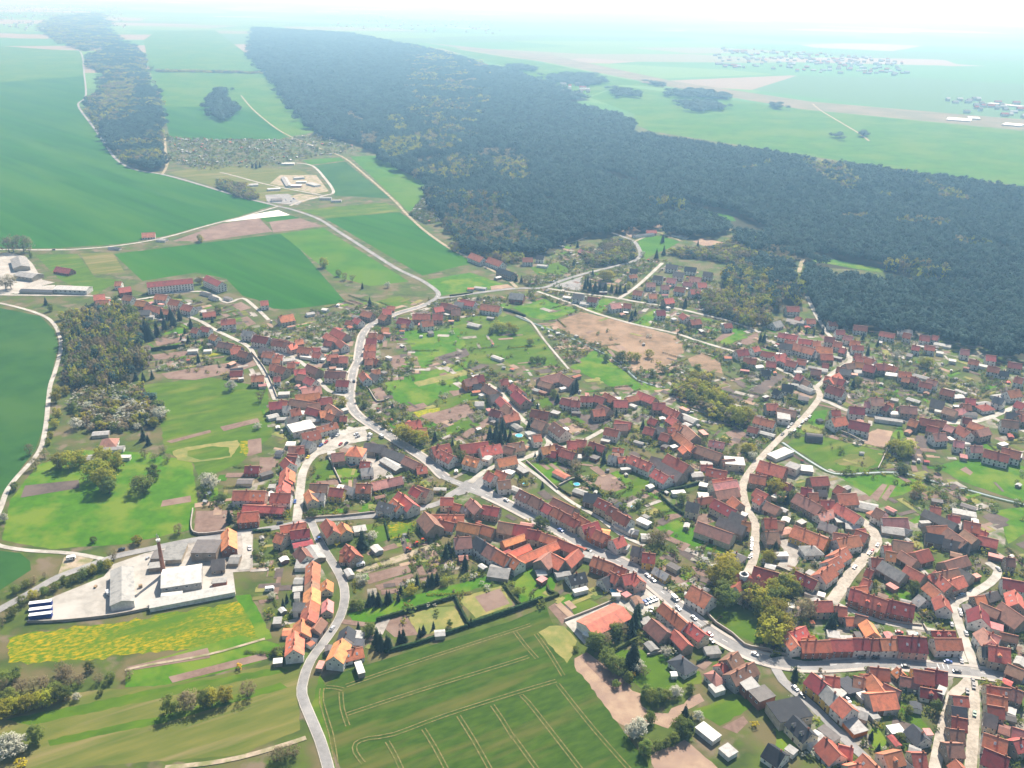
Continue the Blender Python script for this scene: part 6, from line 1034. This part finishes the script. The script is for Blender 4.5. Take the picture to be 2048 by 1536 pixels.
hedge('B', [(830,600),(930,545),(1000,515)], 2.2, 1.6, 'green hedge in the conifer garden below the big red hall', HEDGEY)
hedge('B', [(1480,700),(1600,640),(1690,600)], 1.8, 1.3, 'dark hedge beside the grey garage and black-roofed bungalow')
hedge('F', [(1850,235),(1980,225)], 1.6, 2.2, 'dark hedge beside the gate way next to the factory')
hedge('T', [(1210,1050),(1330,1035),(1480,1020)], 3.5, 2.0, 'tall dark hedge between the brown plots by the wood')
hedge('V', [(0,770),(90,760),(180,745)], 1.6, 1.4, 'dark hedge along the hamlet road meadow')
hedge('V', [(430,880),(520,905),(600,935)], 2.4, 2.5, 'dark hedge at the top of the meadow path')
hedge('C', [(20,650),(100,640)], 1.4, 1.4, 'dark verge hedge below the churchyard trees')
hedge('C', [(190,655),(300,672),(430,668)], 1.0, 2.0, 'low dark verge hedge before the white gabled house')
MASON = mat('garden_wall_stone', (.33, .28, .23), (.25, .21, .17), .6, c3=(.4, .34, .28), s3=.15); BRKW = mat('garden_wall_brick', (.26, .15, .11), (.2, .115, .085), .6); COPE = mat('coping', (.45, .40, .35), (.36, .32, .28), .8)
def wall(t, pts, h, lab, mt=MASON, wd=.45):
    P = spline([px(*tp(t, *q)) for q in pts], 4.0)
    r = obj('garden_wall', None, None, (*P[0], 0)); Q = [(x - P[0][0], y - P[0][1]) for x, y in P]
    ribbon('masonry', Q, -wd / 2, wd / 2, -.1, h, mt, r); ribbon('coping', Q, -wd / 2 - .08, wd / 2 + .08, h + .005, h + .13, COPE, r)
    tag(r, lab, 'wall', 'garden walls')
for a in (('B', [(1555,300),(1630,385),(1760,470),(1860,560),(1960,585),(2060,600)], 1.8, 'long curved stone wall between churchyard and main street'), ('C', [(10,600),(150,640),(420,655),(600,652)], 1.4, 'low stone wall before the main street terrace'),
          ('J', [(1115,715),(1160,810),(1210,915)], 1.6, 'pale wall between the two lawns below the square'), ('J', [(1350,90),(1430,160),(1500,260),(1590,235)], 1.6, 'stone wall around the brown walled plot by north road'),
          ('J', [(25,1120),(30,1310),(290,1300)], 1.8, 'stone wall round the brown plot above the factory'), ('J', [(930,1190),(1200,1175),(1480,1145)], 1.5, 'low wall along the upper side of factory road'),
          ('F', [(200,900),(460,890),(830,850),(1090,800)], 1.6, 'grey factory boundary wall above the dandelion meadow'), ('B', [(420,360),(700,250),(1050,95)], 1.3, 'pale wall between car park and gardens'),
          ('C', [(1240,400),(1290,480),(1335,560)], 1.6, 'white wall between car yard and red-roofed house'), ('U', [(330,660),(420,770),(480,880),(540,1030)], 1.8, 'dark stone wall down the right of west street'),
          ('N', [(1150,965),(1250,1000),(1390,1070)], 2.2, 'pale green works wall above the green meadow'), ('Q', [(1130,90),(1085,200),(1050,270)], 1.6, 'stone wall at the right end of the big meadow'),
          ('K', [(690,735),(820,850),(940,960)], 1.5, 'stone wall between lawn and back lane'), ('S', [(620,870),(760,1000),(930,1140)], 2.0, 'stone wall along barn lane up to the corner house'),
          ('C', [(620,230),(760,290),(1000,370),(1230,400)], 1.2, 'low stone wall along the foot of the long barns'), ('B', [(1080,640),(1290,590),(1540,500)], 1.3, 'stone wall beside bungalow drive off main street'),
          ('R', [(380,760),(560,800),(680,850)], 1.4, 'stone wall below the church square'), ('K', [(950,930),(1050,880),(1110,870)], 1.4, 'stone wall beside the red-roofed garden house'),
          ('P', [(510,1110),(700,1140),(830,1160)], 2.0, 'long white wall below east street')):
    wall(*a)

# ------------------------------------------------------------------ vehicles
PAINT = {c: mat('car_paint_' + n, col, rough=.3, spec=.6) for c, n, col in (('w', 'white', (.72, .72, .72)), ('s', 'silver', (.42, .43, .45)), ('k', 'black', (.025, .025, .03)), ('r', 'red', (.45, .03, .03)), ('b', 'blue', (.05, .12, .38)), ('t', 'pale_blue', (.30, .48, .62)), ('y', 'yellow', (.75, .55, .02)), ('g', 'green', (.04, .16, .08)))}
CNAME = dict(w='white', s='silver', k='black', r='red', b='blue', t='pale blue', y='yellow', g='dark green')
TYRE = mat('tyre', (.02, .02, .02), rough=.9); RIM = mat('wheel_rim', (.45, .45, .46), rough=.4, metal=.7); LAMP = mat('headlight_glass', (.7, .7, .68), rough=.1); REAR = mat('tail_light', (.4, .02, .02), rough=.3)
def carbody(c):
    q = MB(); q.prism([(-2.1, .35), (2.1, .35), (2.15, .62), (1.95, .82), (1.05, .92), (-1.55, .95), (-2.12, .88), (-2.15, .55)], -.85, .85); q.prism([(.35, 1.40), (-1.15, 1.42), (-1.25, 1.36), (.45, 1.34)][::-1], -.62, .62)
    v = [(y, x, z) for x, y, z in q.v]; return mesh('body', v, [tuple(reversed(a)) for a in q.f], PAINT[c])
_g = MB(); _g.prism([(1.05, .90), (.42, 1.36), (-1.22, 1.37), (-1.75, .93)], -.72, .72); CGL = mesh('glazing', [(y, x, z) for x, y, z in _g.v], _g.f, GLASS)
def wheelmesh(r, wd):
    v = []; f = []; mi = []; n = 14
    for y in (-wd / 2, wd / 2):
        for rr in (r, r * .6): v += [(rr * math.cos(6.283 * k / n), y, rr * math.sin(6.283 * k / n)) for k in range(n)]
    for k in range(n):
        a = (k + 1) % n; f += [(k, a, 2 * n + a, 2 * n + k), (k, n + k, n + a, a), (2 * n + k, 2 * n + a, 3 * n + a, 3 * n + k)]; mi += [0, 0, 0]
    f += [tuple(n + k for k in range(n)), tuple(3 * n + k for k in reversed(range(n)))]; mi += [1, 1]
    return mesh('wheel', v, f, [TYRE, RIM], mi)
WH = wheelmesh(.32, .22); BWH = wheelmesh(.8, .45); TWH = wheelmesh(.5, .3); _l = MB(); _l.box(-.04, .04, -.16, .16, -.07, .07); HL = _l.mesh('headlight', [LAMP]); TL = _l.mesh('tail_light', [REAR])
BODY = {c: carbody(c) for c in PAINT}
def vanmesh(c):
    q = MB(); q.prism([(-2.6, .4), (2.5, .4), (2.6, .9), (2.45, 1.15), (1.9, 1.25), (1.5, 2.15), (-2.55, 2.25), (-2.62, 1.9)], -.95, .95); return mesh('body', [(y, x, z) for x, y, z in q.v], [tuple(reversed(a)) for a in q.f], PAINT[c])
_g = MB(); _g.prism([(1.93, 1.27), (1.56, 2.06), (.7, 2.06), (.7, 1.27)], -.97, .97); VGL = mesh('glazing', [(y, x, z) for x, y, z in _g.v], _g.f, GLASS); VB = {}
vit = []
def car(t, x, y, c, van=False, ang=None):
    X, Y = px(*tp(t, x, y), .7)
    a = along(X, Y)
    if ang is None: ang = math.atan2(a[4][1], a[4][0]) if a[0] < 14 else R.uniform(0, 6.28)
    if blocked(X, Y, .9):
        if a[0] > 9 or van: return
        # nudge towards the carriageway
        tx, ty = a[4]; L = math.hypot(tx, ty); s = -1 if a[3] else 1; X += -ty / L * s * 2.5; Y += tx / L * s * 2.5
        if blocked(X, Y, .6): return
    root = obj('van' if van else 'car', None, None, (X, Y, .32), ang)
    if van: VB.setdefault(c, vanmesh(c)); obj('body', VB[c], root); obj('glazing', VGL, root); wx = 1.65
    else: obj('body', BODY[c], root); obj('glazing', CGL, root); wx = 1.32
    for sx in (-1, 1):
        for sy in (-1, 1): obj('wheel', WH, root, (sx * wx, sy * (.88 if van else .80), .32))
    for sy in (-1, 1):
        obj('headlight', HL, root, (2.53 if van else 2.08, sy * .6, .72)); obj('tail_light', TL, root, (-2.6 if van else -2.12, sy * .6, .78))
    root['category'] = 'van' if van else 'car'; root['group'] = 'vehicles along the streets'
    vit.append((root, X, Y, CNAME[c] + (' van' if van else ' car')))
for t, s in {'M': '1085 1085 w;1128 1120 s', 'B': '1305 182 w v;1330 258 w;1455 335 w;1582 466 r;1945 626 w;985 252 t;1025 230 w;1065 210 b;1095 200 t;1122 188 w;1145 180 s;976 210 k;1120 266 w;1105 292 s;1137 282 k;1570 535 k;1240 30 w v', 'C': '218 897 w;275 957 k;860 657 k;750 657 k;1050 450 r;1142 456 k;1168 460 t;1440 684 b;1545 674 w;1512 764 k;1100 722 k;1585 457 s;1535 277 w;1542 300 w;1468 322 w v;1470 387 s;1652 1102 g;1640 842 k;1645 882 k;1595 922 k;1900 862 w;1970 832 s;2030 857 w;640 992 w;1925 372 w v', 'R': '285 502 w;285 552 w;280 592 s;262 682 k;280 668 s;1340 787 w;1390 292 w;315 190 y v', 'S': '58 642 w;80 622 r;1375 806 w;1000 1072 t;140 560 s', 'J': '945 697 y;1090 577 r;1145 537 k;1182 522 w;1050 602 b;1205 592 r;1250 587 k;1330 512 w;1342 532 s;1440 522 w v;1530 532 w v;1245 447 s;1235 435 k;840 1052 b;975 1122 k;720 1224 k;1615 1186 w;1315 92 k;475 1422 w;1610 490 w', 'F': '890 360 k;990 632 w;985 666 w;990 648 s;790 682 w v;1830 352 w', 'K': '530 1042 w;965 1282 b;2010 340 s;1190 1445 k', 'G': '718 1006 s', 'N': '872 852 k;960 852 w;930 877 w;900 897 w;880 932 s;840 962 w;812 982 k;815 912 s;790 937 w;740 992 k;1360 828 w;1520 834 t', 'U': '1320 437 w;1150 887 k;1480 382 s', 'V': '790 657 w;812 656 k;832 652 w;400 605 k;285 545 k', 'T': '430 237 k;1340 582 w;1372 580 t;1402 576 s;1432 571 w', 'Y': '940 650 w;1090 640 w;1130 650 s;1150 630 b;1010 650 w'}.items():
    for ln in s.split(';'):
        e = ln.split(); car(t, float(e[0]), float(e[1]), e[2], len(e) > 3)
for o, lab in label_all(vit, lambda d: d): o['label'] = lab
# articulated trailers in the factory yard
BLUE = mat('trailer_blue', (.02, .04, .22), rough=.5); TWHITE = mat('trailer_roof', (.78, .78, .78), rough=.5); CHAS = mat('chassis_steel', (.05, .05, .055), rough=.6)
for k, (y, lab) in enumerate(((765, 'blue-sided white-roofed trailer, furthest from the dandelion meadow'), (812, 'white-roofed trailer in the middle of the three parked trailers'), (852, 'blue-sided white-roofed trailer nearest the dandelion meadow'))):
    A, B = px(*tp('F', 220, y + 22), .8), px(*tp('F', 385, y + 2), .8); an = math.atan2(B[1] - A[1], B[0] - A[0]); Lh = math.dist(A, B) / 2
    rt_ = obj('trailer', None, None, ((A[0] + B[0]) / 2, (A[1] + B[1]) / 2, .2), an)
    q = MB(); q.box(-Lh, Lh, -1.25, 1.25, 1.0, 3.7, 0); obj('cargo_box', q.mesh('cargo_box', [BLUE]), rt_); q = MB(); q.box(-Lh - .03, Lh + .03, -1.28, 1.28, 3.7, 3.82); obj('roof', q.mesh('roof', [TWHITE]), rt_)
    q = MB(); q.box(-Lh, Lh - .3, -.5, .5, .7, .995); q.box(Lh - 3, Lh - 2.8, -.9, .9, 0, .995); obj('chassis', q.mesh('chassis', [CHAS]), rt_)
    for u in (-Lh + 1.2, -Lh + 2.5, -Lh + 3.8):
        for sy in (-1, 1): obj('wheel', TWH, rt_, (u, sy * 1.0, .5))
    tag(rt_, lab, 'trailer', 'trailers in the factory yard')
# tractors on the farm track
TRED = mat('tractor_red', (.5, .06, .03), rough=.5)
for t, x, y, mt, lab in (('G', 1362, 405, TRED, 'red tractor standing left of its twin on the farm track'), ('G', 1415, 382, TRED, 'red tractor furthest right on the farm track'), ('G', 1305, 448, TRED, 'red and white tractor lowest on the farm track'), ('G', 648, 372, PAINT['b'], 'blue tractor beside the maroon roofed sheds on south lane')):
    X, Y = px(*tp(t, x, y)); rt_ = obj('tractor', None, None, (X, Y, .2), R.uniform(0, 6.28))
    q = MB(); q.box(-.2, 1.9, -.4, .4, .75, 1.45); q.box(-1.1, -.2, -.55, .55, .6, 1.1); obj('bonnet', q.mesh('bonnet', [mt]), rt_); q = MB(); q.prism([(-.7, 1.1), (.7, 1.1), (.6, 2.5), (-.6, 2.5)], -1.1, .2); cb = obj('cab', q.mesh('cab', [GLASS]), rt_)
    q = MB(); q.box(-1.25, .35, -.75, .75, 2.5, 2.62); obj('cab_roof', q.mesh('cab_roof', [mt]), cb); q = MB(); q.tube(.9, .3, 1.45, 2.3, .06, .06, 6); obj('exhaust', q.mesh('exhaust', [CHAS]), rt_)
    for sy in (-1, 1): obj('rear_wheel', BWH, rt_, (-.75, sy * .85, .8)); obj('front_wheel', TWH, rt_, (1.35, sy * .7, .5))
    tag(rt_, lab, 'tractor', 'farm tractors')
# caravans
for t, x, y, ang, lab in (('G', 290, 732, .2, 'white caravan in the garden left of south lane'), ('G', 955, 552, .3, 'white caravan at the lower end of the farm track'), ('F', 520, 432, .35, 'white caravan on the bare lay-by beside factory road'), ('B', 1920, 978, -.75, 'white caravan behind the red-walled flat building')):
    X, Y = px(*tp(t, x, y), .6); rt_ = obj('caravan', None, None, (X, Y, .2), ang)
    q = MB(); q.prism([(-2.5, .5), (2.4, .5), (2.7, 1.4), (2.2, 2.6), (-2.3, 2.6), (-2.7, 1.6)], -1.1, 1.1); obj('body', mesh('body', [(y_, x_, z_) for x_, y_, z_ in q.v], [tuple(reversed(a)) for a in q.f], TWHITE), rt_)
    for u in (-1.4, .4): obj('window', WIN, rt_, (u, -1.1, 1.4), math.pi, (1.0, 1, .6))
    obj('door', DOOR, rt_, (1.6, -1.1, .55), math.pi, (.6, 1, 1.7))
    for sy in (-1, 1): obj('wheel', WH, rt_, (-.1, sy * 1.05, .32))
    q = MB(); q.box(2.5, 3.7, -.05, .05, .45, .55); obj('tow_bar', q.mesh('tow_bar', [CHAS]), rt_); tag(rt_, lab, 'caravan', 'parked caravans')
# pallet stacks and bins in the factory yard
PAL = mat('pallet_wood', (.36, .26, .16), (.27, .19, .12), 1.5)
for k, (x, y, c, lab) in enumerate(((1565, 600, PAL, 'stack of wooden pallets beside the long low factory roof'), (1600, 622, TWHITE, 'stack of white crates beside the pallets in the factory yard'), (1640, 600, METAL, 'grey metal bin nearest the right end of the factory yard'), (700, 640, PAL, 'lone stack of pallets in the middle of the open yard'), (1080, 430, METAL, 'grey metal bin by the factory entrance'), (1030, 640, PAL, 'stack of pallets between the grey hall and the chimney'))):
    X, Y = px(*tp('F', x, y)); rt_ = obj('yard_stack', None, None, (X, Y, .15), R.uniform(0, 1.5)); n_ = R.randrange(3, 6)
    lay = MB(); lay.box(-1.0, 1.0, -.7, .7, 0, .32); lm = lay.mesh('layer', [c])
    for j in range(n_): obj('layer', lm, rt_, (R.uniform(-.06, .06), R.uniform(-.06, .06), j * .36), R.uniform(-.05, .05))
    tag(rt_, lab, 'stack', 'stacks in the factory yard')
# pools
PW = mat('pool_water', (.10, .42, .60), (.07, .36, .55), .8, rough=.08, spec=.6)
for t, x, y, r_, lab in (('K', 632, 532, 3.2, 'blue swimming pool below the dark conifers'), ('N', 690, 692, 4.6, 'round blue swimming pool beside black-roofed houses'), ('M', 518, 362, 2.4, 'round pale pool by the back lane garden'), ('M', 968, 546, 1.9, 'small turquoise pool in the shrubby gardens'), ('B', 812, 128, 2.2, 'blue pool beside the car park canopy'), ('K', 680, 918, 1.8, 'small blue pool behind the main street houses'), ('N', 1175, 712, 2.4, 'blue pool in the garden below the maroon long house')):
    X, Y = px(*tp(t, x, y)); rt_ = obj('swimming_pool', None, None, (X, Y, .1)); q = MB(); q.tube(0, 0, 0, .9, r_, r_, 24); obj('tank', q.mesh('tank', [TWHITE]), rt_); q = MB(); q.tube(0, 0, .9, .93, r_ * .93, r_ * .93, 24); obj('water', q.mesh('water', [PW]), rt_); tag(rt_, lab, 'pool', 'garden pools')
X, Y = px(*tp('J', 1283, 748)); rt_ = obj('swimming_pool', None, None, (X, Y, .1), -.9); q = MB(); q.box(-6, 6, -3.2, 3.2, 0, .25); obj('surround', q.mesh('surround', [mat('pool_tiles', (.55, .3, .2), (.45, .25, .17), .8)]), rt_); q = MB(); q.box(-4.7, 4.7, -2, 2, .25, .27); obj('water', q.mesh('water', [mat('dark_pool_water', (.05, .13, .15), rough=.1)]), rt_); tag(rt_, 'rectangular pool with terracotta surround on lawn below the square', 'pool', 'garden pools')

# ------------------------------------------------------------------ factory chimney, church
X, Y = px(328, 1149); rt_ = obj('factory_chimney', None, None, (X, Y, 0)); q = MB(); q.tube(0, 0, 0, 23.5, 1.45, .85, 20); q.tube(0, 0, 0, 2.5, 1.75, 1.65, 20); obj('stack', q.mesh('stack', [mat('stack_brick', (.27, .125, .085), (.20, .09, .065), .9, c3=(.33, .17, .12), s3=.3)]), rt_)
q = MB(); q.tube(0, 0, 23.5, 24.6, 1.15, 1.25, 20); obj('crown_ring', q.mesh('crown_ring', [WALL['w']]), rt_); q = MB(); q.tube(0, 0, 24.6, 29, .12, .09, 8); q.tube(.5, 0, 25.2, 27.2, .22, .22, 8); q.tube(-.5, .2, 26, 28, .22, .22, 8); q.box(-.55, .55, -.04, .04, 26.0, 26.1); obj('antenna', q.mesh('antenna', [METAL]), rt_)
tag(rt_, 'tall tapering brick factory chimney topped by a white ring and aerials', 'chimney')
A = px(*tp('R', 205, 880), 12); B = px(*tp('R', 425, 955), 12); C_ = px(*tp('R', 130, 965), 12); an = math.atan2(B[1] - A[1], B[0] - A[0]); Ln = math.dist(A, B)
ch = obj('church', None, None, (*A, 0), an); tag(ch, 'church with red roofs and round white lantern among the churchyard trees', 'church')
def nave(x0, x1, w_, e, r, nm, rot=0):
    q = MB(); q.prism([(-w_, 0), (w_, 0), (w_, e), (0, r), (-w_, e)], x0, x1); a = obj(nm + '_wall', q.mesh(nm + '_wall', [WALL['w']]), ch, rz=rot); sl = (r - e) / w_
    q = MB(); q.prism([(-w_ - .5, e - .5 * sl + .03), (0, r + .03), (w_ + .5, e - .5 * sl + .03), (w_ + .5, e - .5 * sl + .25), (0, r + .28), (-w_ - .5, e - .5 * sl + .25)], x0 - .3, x1 + .3); obj(nm + '_roof', q.mesh(nm + '_roof', [ROOF['r']]), ch, rz=rot)
    return a
nave(-4, Ln, 5.2, 6.5, 11.8, 'nave'); nave(-11, 6, 4.8, 6.0, 10.9, 'transept', math.atan2(C_[1] - A[1], C_[0] - A[0]) + math.pi - an)
for u in (4, 9, 14, 19):
    if u < Ln - 1: obj('window', WIN, ch, (u, -5.2, 2.2), math.pi, (1.3, 1, 3.2))
ta = math.atan2(C_[1] - A[1], C_[0] - A[0]) + math.pi - an
obj('window', WIN, ch, (-11 * math.cos(ta), -11 * math.sin(ta), 2.2), ta + math.pi / 2, (1.4, 1, 3.0))
q = MB(); q.tube(0, 0, 8, 12.9, 2.5, 2.4, 16); q.tube(0, 0, 12.9, 13.3, 2.8, 2.8, 16); ln_ = obj('lantern', q.mesh('lantern', [WALL['w']]), ch); q = MB(); q.tube(0, 0, 13.3, 14.9, 2.0, .25, 16); obj('cap', q.mesh('cap', [ROOF['d']]), ln_)
q = MB(); q.tube(0, 0, 14.8, 16.4, .07, .05, 6); q.box(-.45, .45, -.05, .05, 15.7, 15.85); obj('cross', q.mesh('cross', [METAL]), ln_)
# allotment huts
hut = MB(); hut.box(-2, 2, -1.5, 1.5, 0, 2.2, 0); HUTW = [hut.mesh('wall', [WALL[c]]) for c in 'wngb']
hr = MB(); hr.prism([(-1.8, 2.1), (0, 3.0), (1.8, 2.1), (1.8, 2.25), (0, 3.15), (-1.8, 2.25)], -2.2, 2.2); HUTR = [hr.mesh('roof', [ROOF[c]]) for c in 'wlrwl']
hit = []
def huts(P, n, s, grp):
    x0, x1 = min(p[0] for p in P), max(p[0] for p in P); y0, y1 = min(p[1] for p in P), max(p[1] for p in P); k = 0; tries = 0
    while k < n and tries < 6000:
        tries += 1; X, Y = R.uniform(x0, x1), R.uniform(y0, y1)
        if not inside((X, Y), P) or blocked(X, Y, 2.5) or nearroad(X, Y, 6) or vnoise(X, Y, 40) < .3 or (grp == 'gardens' and open_land(X, Y)): continue
        w_ = R.randrange(4); r_ = R.randrange(5); o = obj('garden_hut', None, None, (X, Y, 0), R.uniform(0, 3.1)); o.scale = (s * R.uniform(.6, 1.2),) * 2 + (s * R.uniform(.8, 1.1),)
        obj('wall', HUTW[w_], o); obj('roof', HUTR[r_], o); o['category'] = 'hut'; o['group'] = grp; k += 1
        hit.append((o, X, Y, '%s-roofed %s %s hut' % (RNAME['wlrwl'[r_]], WNAME['wngb'[w_]], {'gardens': 'garden', 'allotments': 'allotment'}.get(grp, 'hillside'))))
huts(al, 125, 1.2, 'allotments'); huts(al2, 40, 1.2, 'hillside plots'); huts(zone, 160, .85, 'gardens')
for o, lab in label_all(hit, lambda d: d): o['label'] = lab
# garden beds between the houses, dug and lined up with the nearest lane
bed_i = 0; tries = 0; BEDM = [SOIL, SOILD, MEADB, SOIL, DRY, SOILD, YARD, TAN, SOILL, COURT]
mass = MB()
while bed_i < 1500 and tries < 60000:
    tries += 1; x0, x1 = min(p[0] for p in zone), max(p[0] for p in zone); y0, y1 = min(p[1] for p in zone), max(p[1] for p in zone)
    X, Y = R.uniform(x0, x1), R.uniform(y0, y1); 
    if not inside((X, Y), zone) or blocked(X, Y, 3.5) or nearroad(X, Y, 8) or open_land(X, Y): continue
    a = along(X, Y); an = math.atan2(a[4][1], a[4][0]) + R.choice((0, math.pi / 2)); l_, w_ = R.uniform(3.0, 9), R.uniform(1.0, 3.4); ca, sa = math.cos(an), math.sin(an)
    z = .185 + .00005 * bed_i; v = [(X + u * l_ * ca - q * w_ * sa, Y + u * l_ * sa + q * w_ * ca, z) for u, q in ((-1, -1), (1, -1), (1, 1), (-1, 1))]
    if bed_i < 300: struct(obj('garden_bed', mesh('garden_bed', v, [(0, 1, 2, 3)], R.choice(BEDM))))
    else: mass.face(v, R.randrange(len(BEDM)))
    bed_i += 1
stuff(obj('garden_plots', mass.mesh('garden_plots', BEDM)))
# distant towns, read as one mass
tm = MB()
for P, n in (([(0, 8), (240, 10), (255, 62), (0, 62)], 420), ([(650, 25), (1000, 45), (1000, 70), (650, 55)], 140), ([(1430, 95), (1800, 118), (1820, 155), (1430, 135)], 230), ([(1880, 195), (2060, 208), (2060, 240), (1920, 225)], 26), ([(1060, 175), (1170, 170), (1180, 188), (1090, 190)], 26)):
    Q = [px(*q) for q in P]; x0, x1 = min(p[0] for p in Q), max(p[0] for p in Q); y0, y1 = min(p[1] for p in Q), max(p[1] for p in Q); k = 0
    while k < n:
        X, Y = R.uniform(x0, x1), R.uniform(y0, y1)
        if inside((X, Y), Q):
            k += 1; a, b_ = R.uniform(5, 12), R.uniform(4, 7); h = R.uniform(4, 8); tm.box(X - a, X + a, Y - b_, Y + b_, 0, h, R.choice((0, 0, 1))); n0 = len(tm.v)
            tm.v += [(X - a - .5, Y - b_ - .5, h + .02), (X + a + .5, Y - b_ - .5, h + .02), (X + a + .5, Y + b_ + .5, h + .02), (X - a - .5, Y + b_ + .5, h + .02), (X - a, Y, h + b_ * .8), (X + a, Y, h + b_ * .8)]; c = R.choice((2, 3, 3, 0)); tm.f += [(n0, n0 + 1, n0 + 5, n0 + 4), (n0 + 1, n0 + 2, n0 + 5), (n0 + 2, n0 + 3, n0 + 4, n0 + 5), (n0 + 3, n0, n0 + 4)]; tm.i += [c] * 4
stuff(obj('distant_towns', tm.mesh('distant_towns', [WALL['w'], WALL['c'], ROOF['r'], ROOF['l']])))
# ------------------------------------------------------------------ haze
q = MB(); q.box(-GS - 500, GS + 500, -900, GS + 500, -1.0, H + 12)
hz = obj('haze', None); hm = bpy.data.materials.new('haze'); hm.use_nodes = True; n = hm.node_tree.nodes; n.remove(n['Principled BSDF'])
pv = n.new('ShaderNodeVolumePrincipled'); pv.inputs['Color'].default_value = (.34, .66, 1.0, 1); pv.inputs['Absorption Color'].default_value = (1, 1, 1, 1); pv.inputs['Density'].default_value = .00019; pv.inputs['Anisotropy'].default_value = .30
hm.node_tree.links.new(pv.outputs[0], n['Material Output'].inputs['Volume'])
bpy.data.objects.remove(hz); hz = obj('haze', q.mesh('haze', [hm])); stuff(hz)
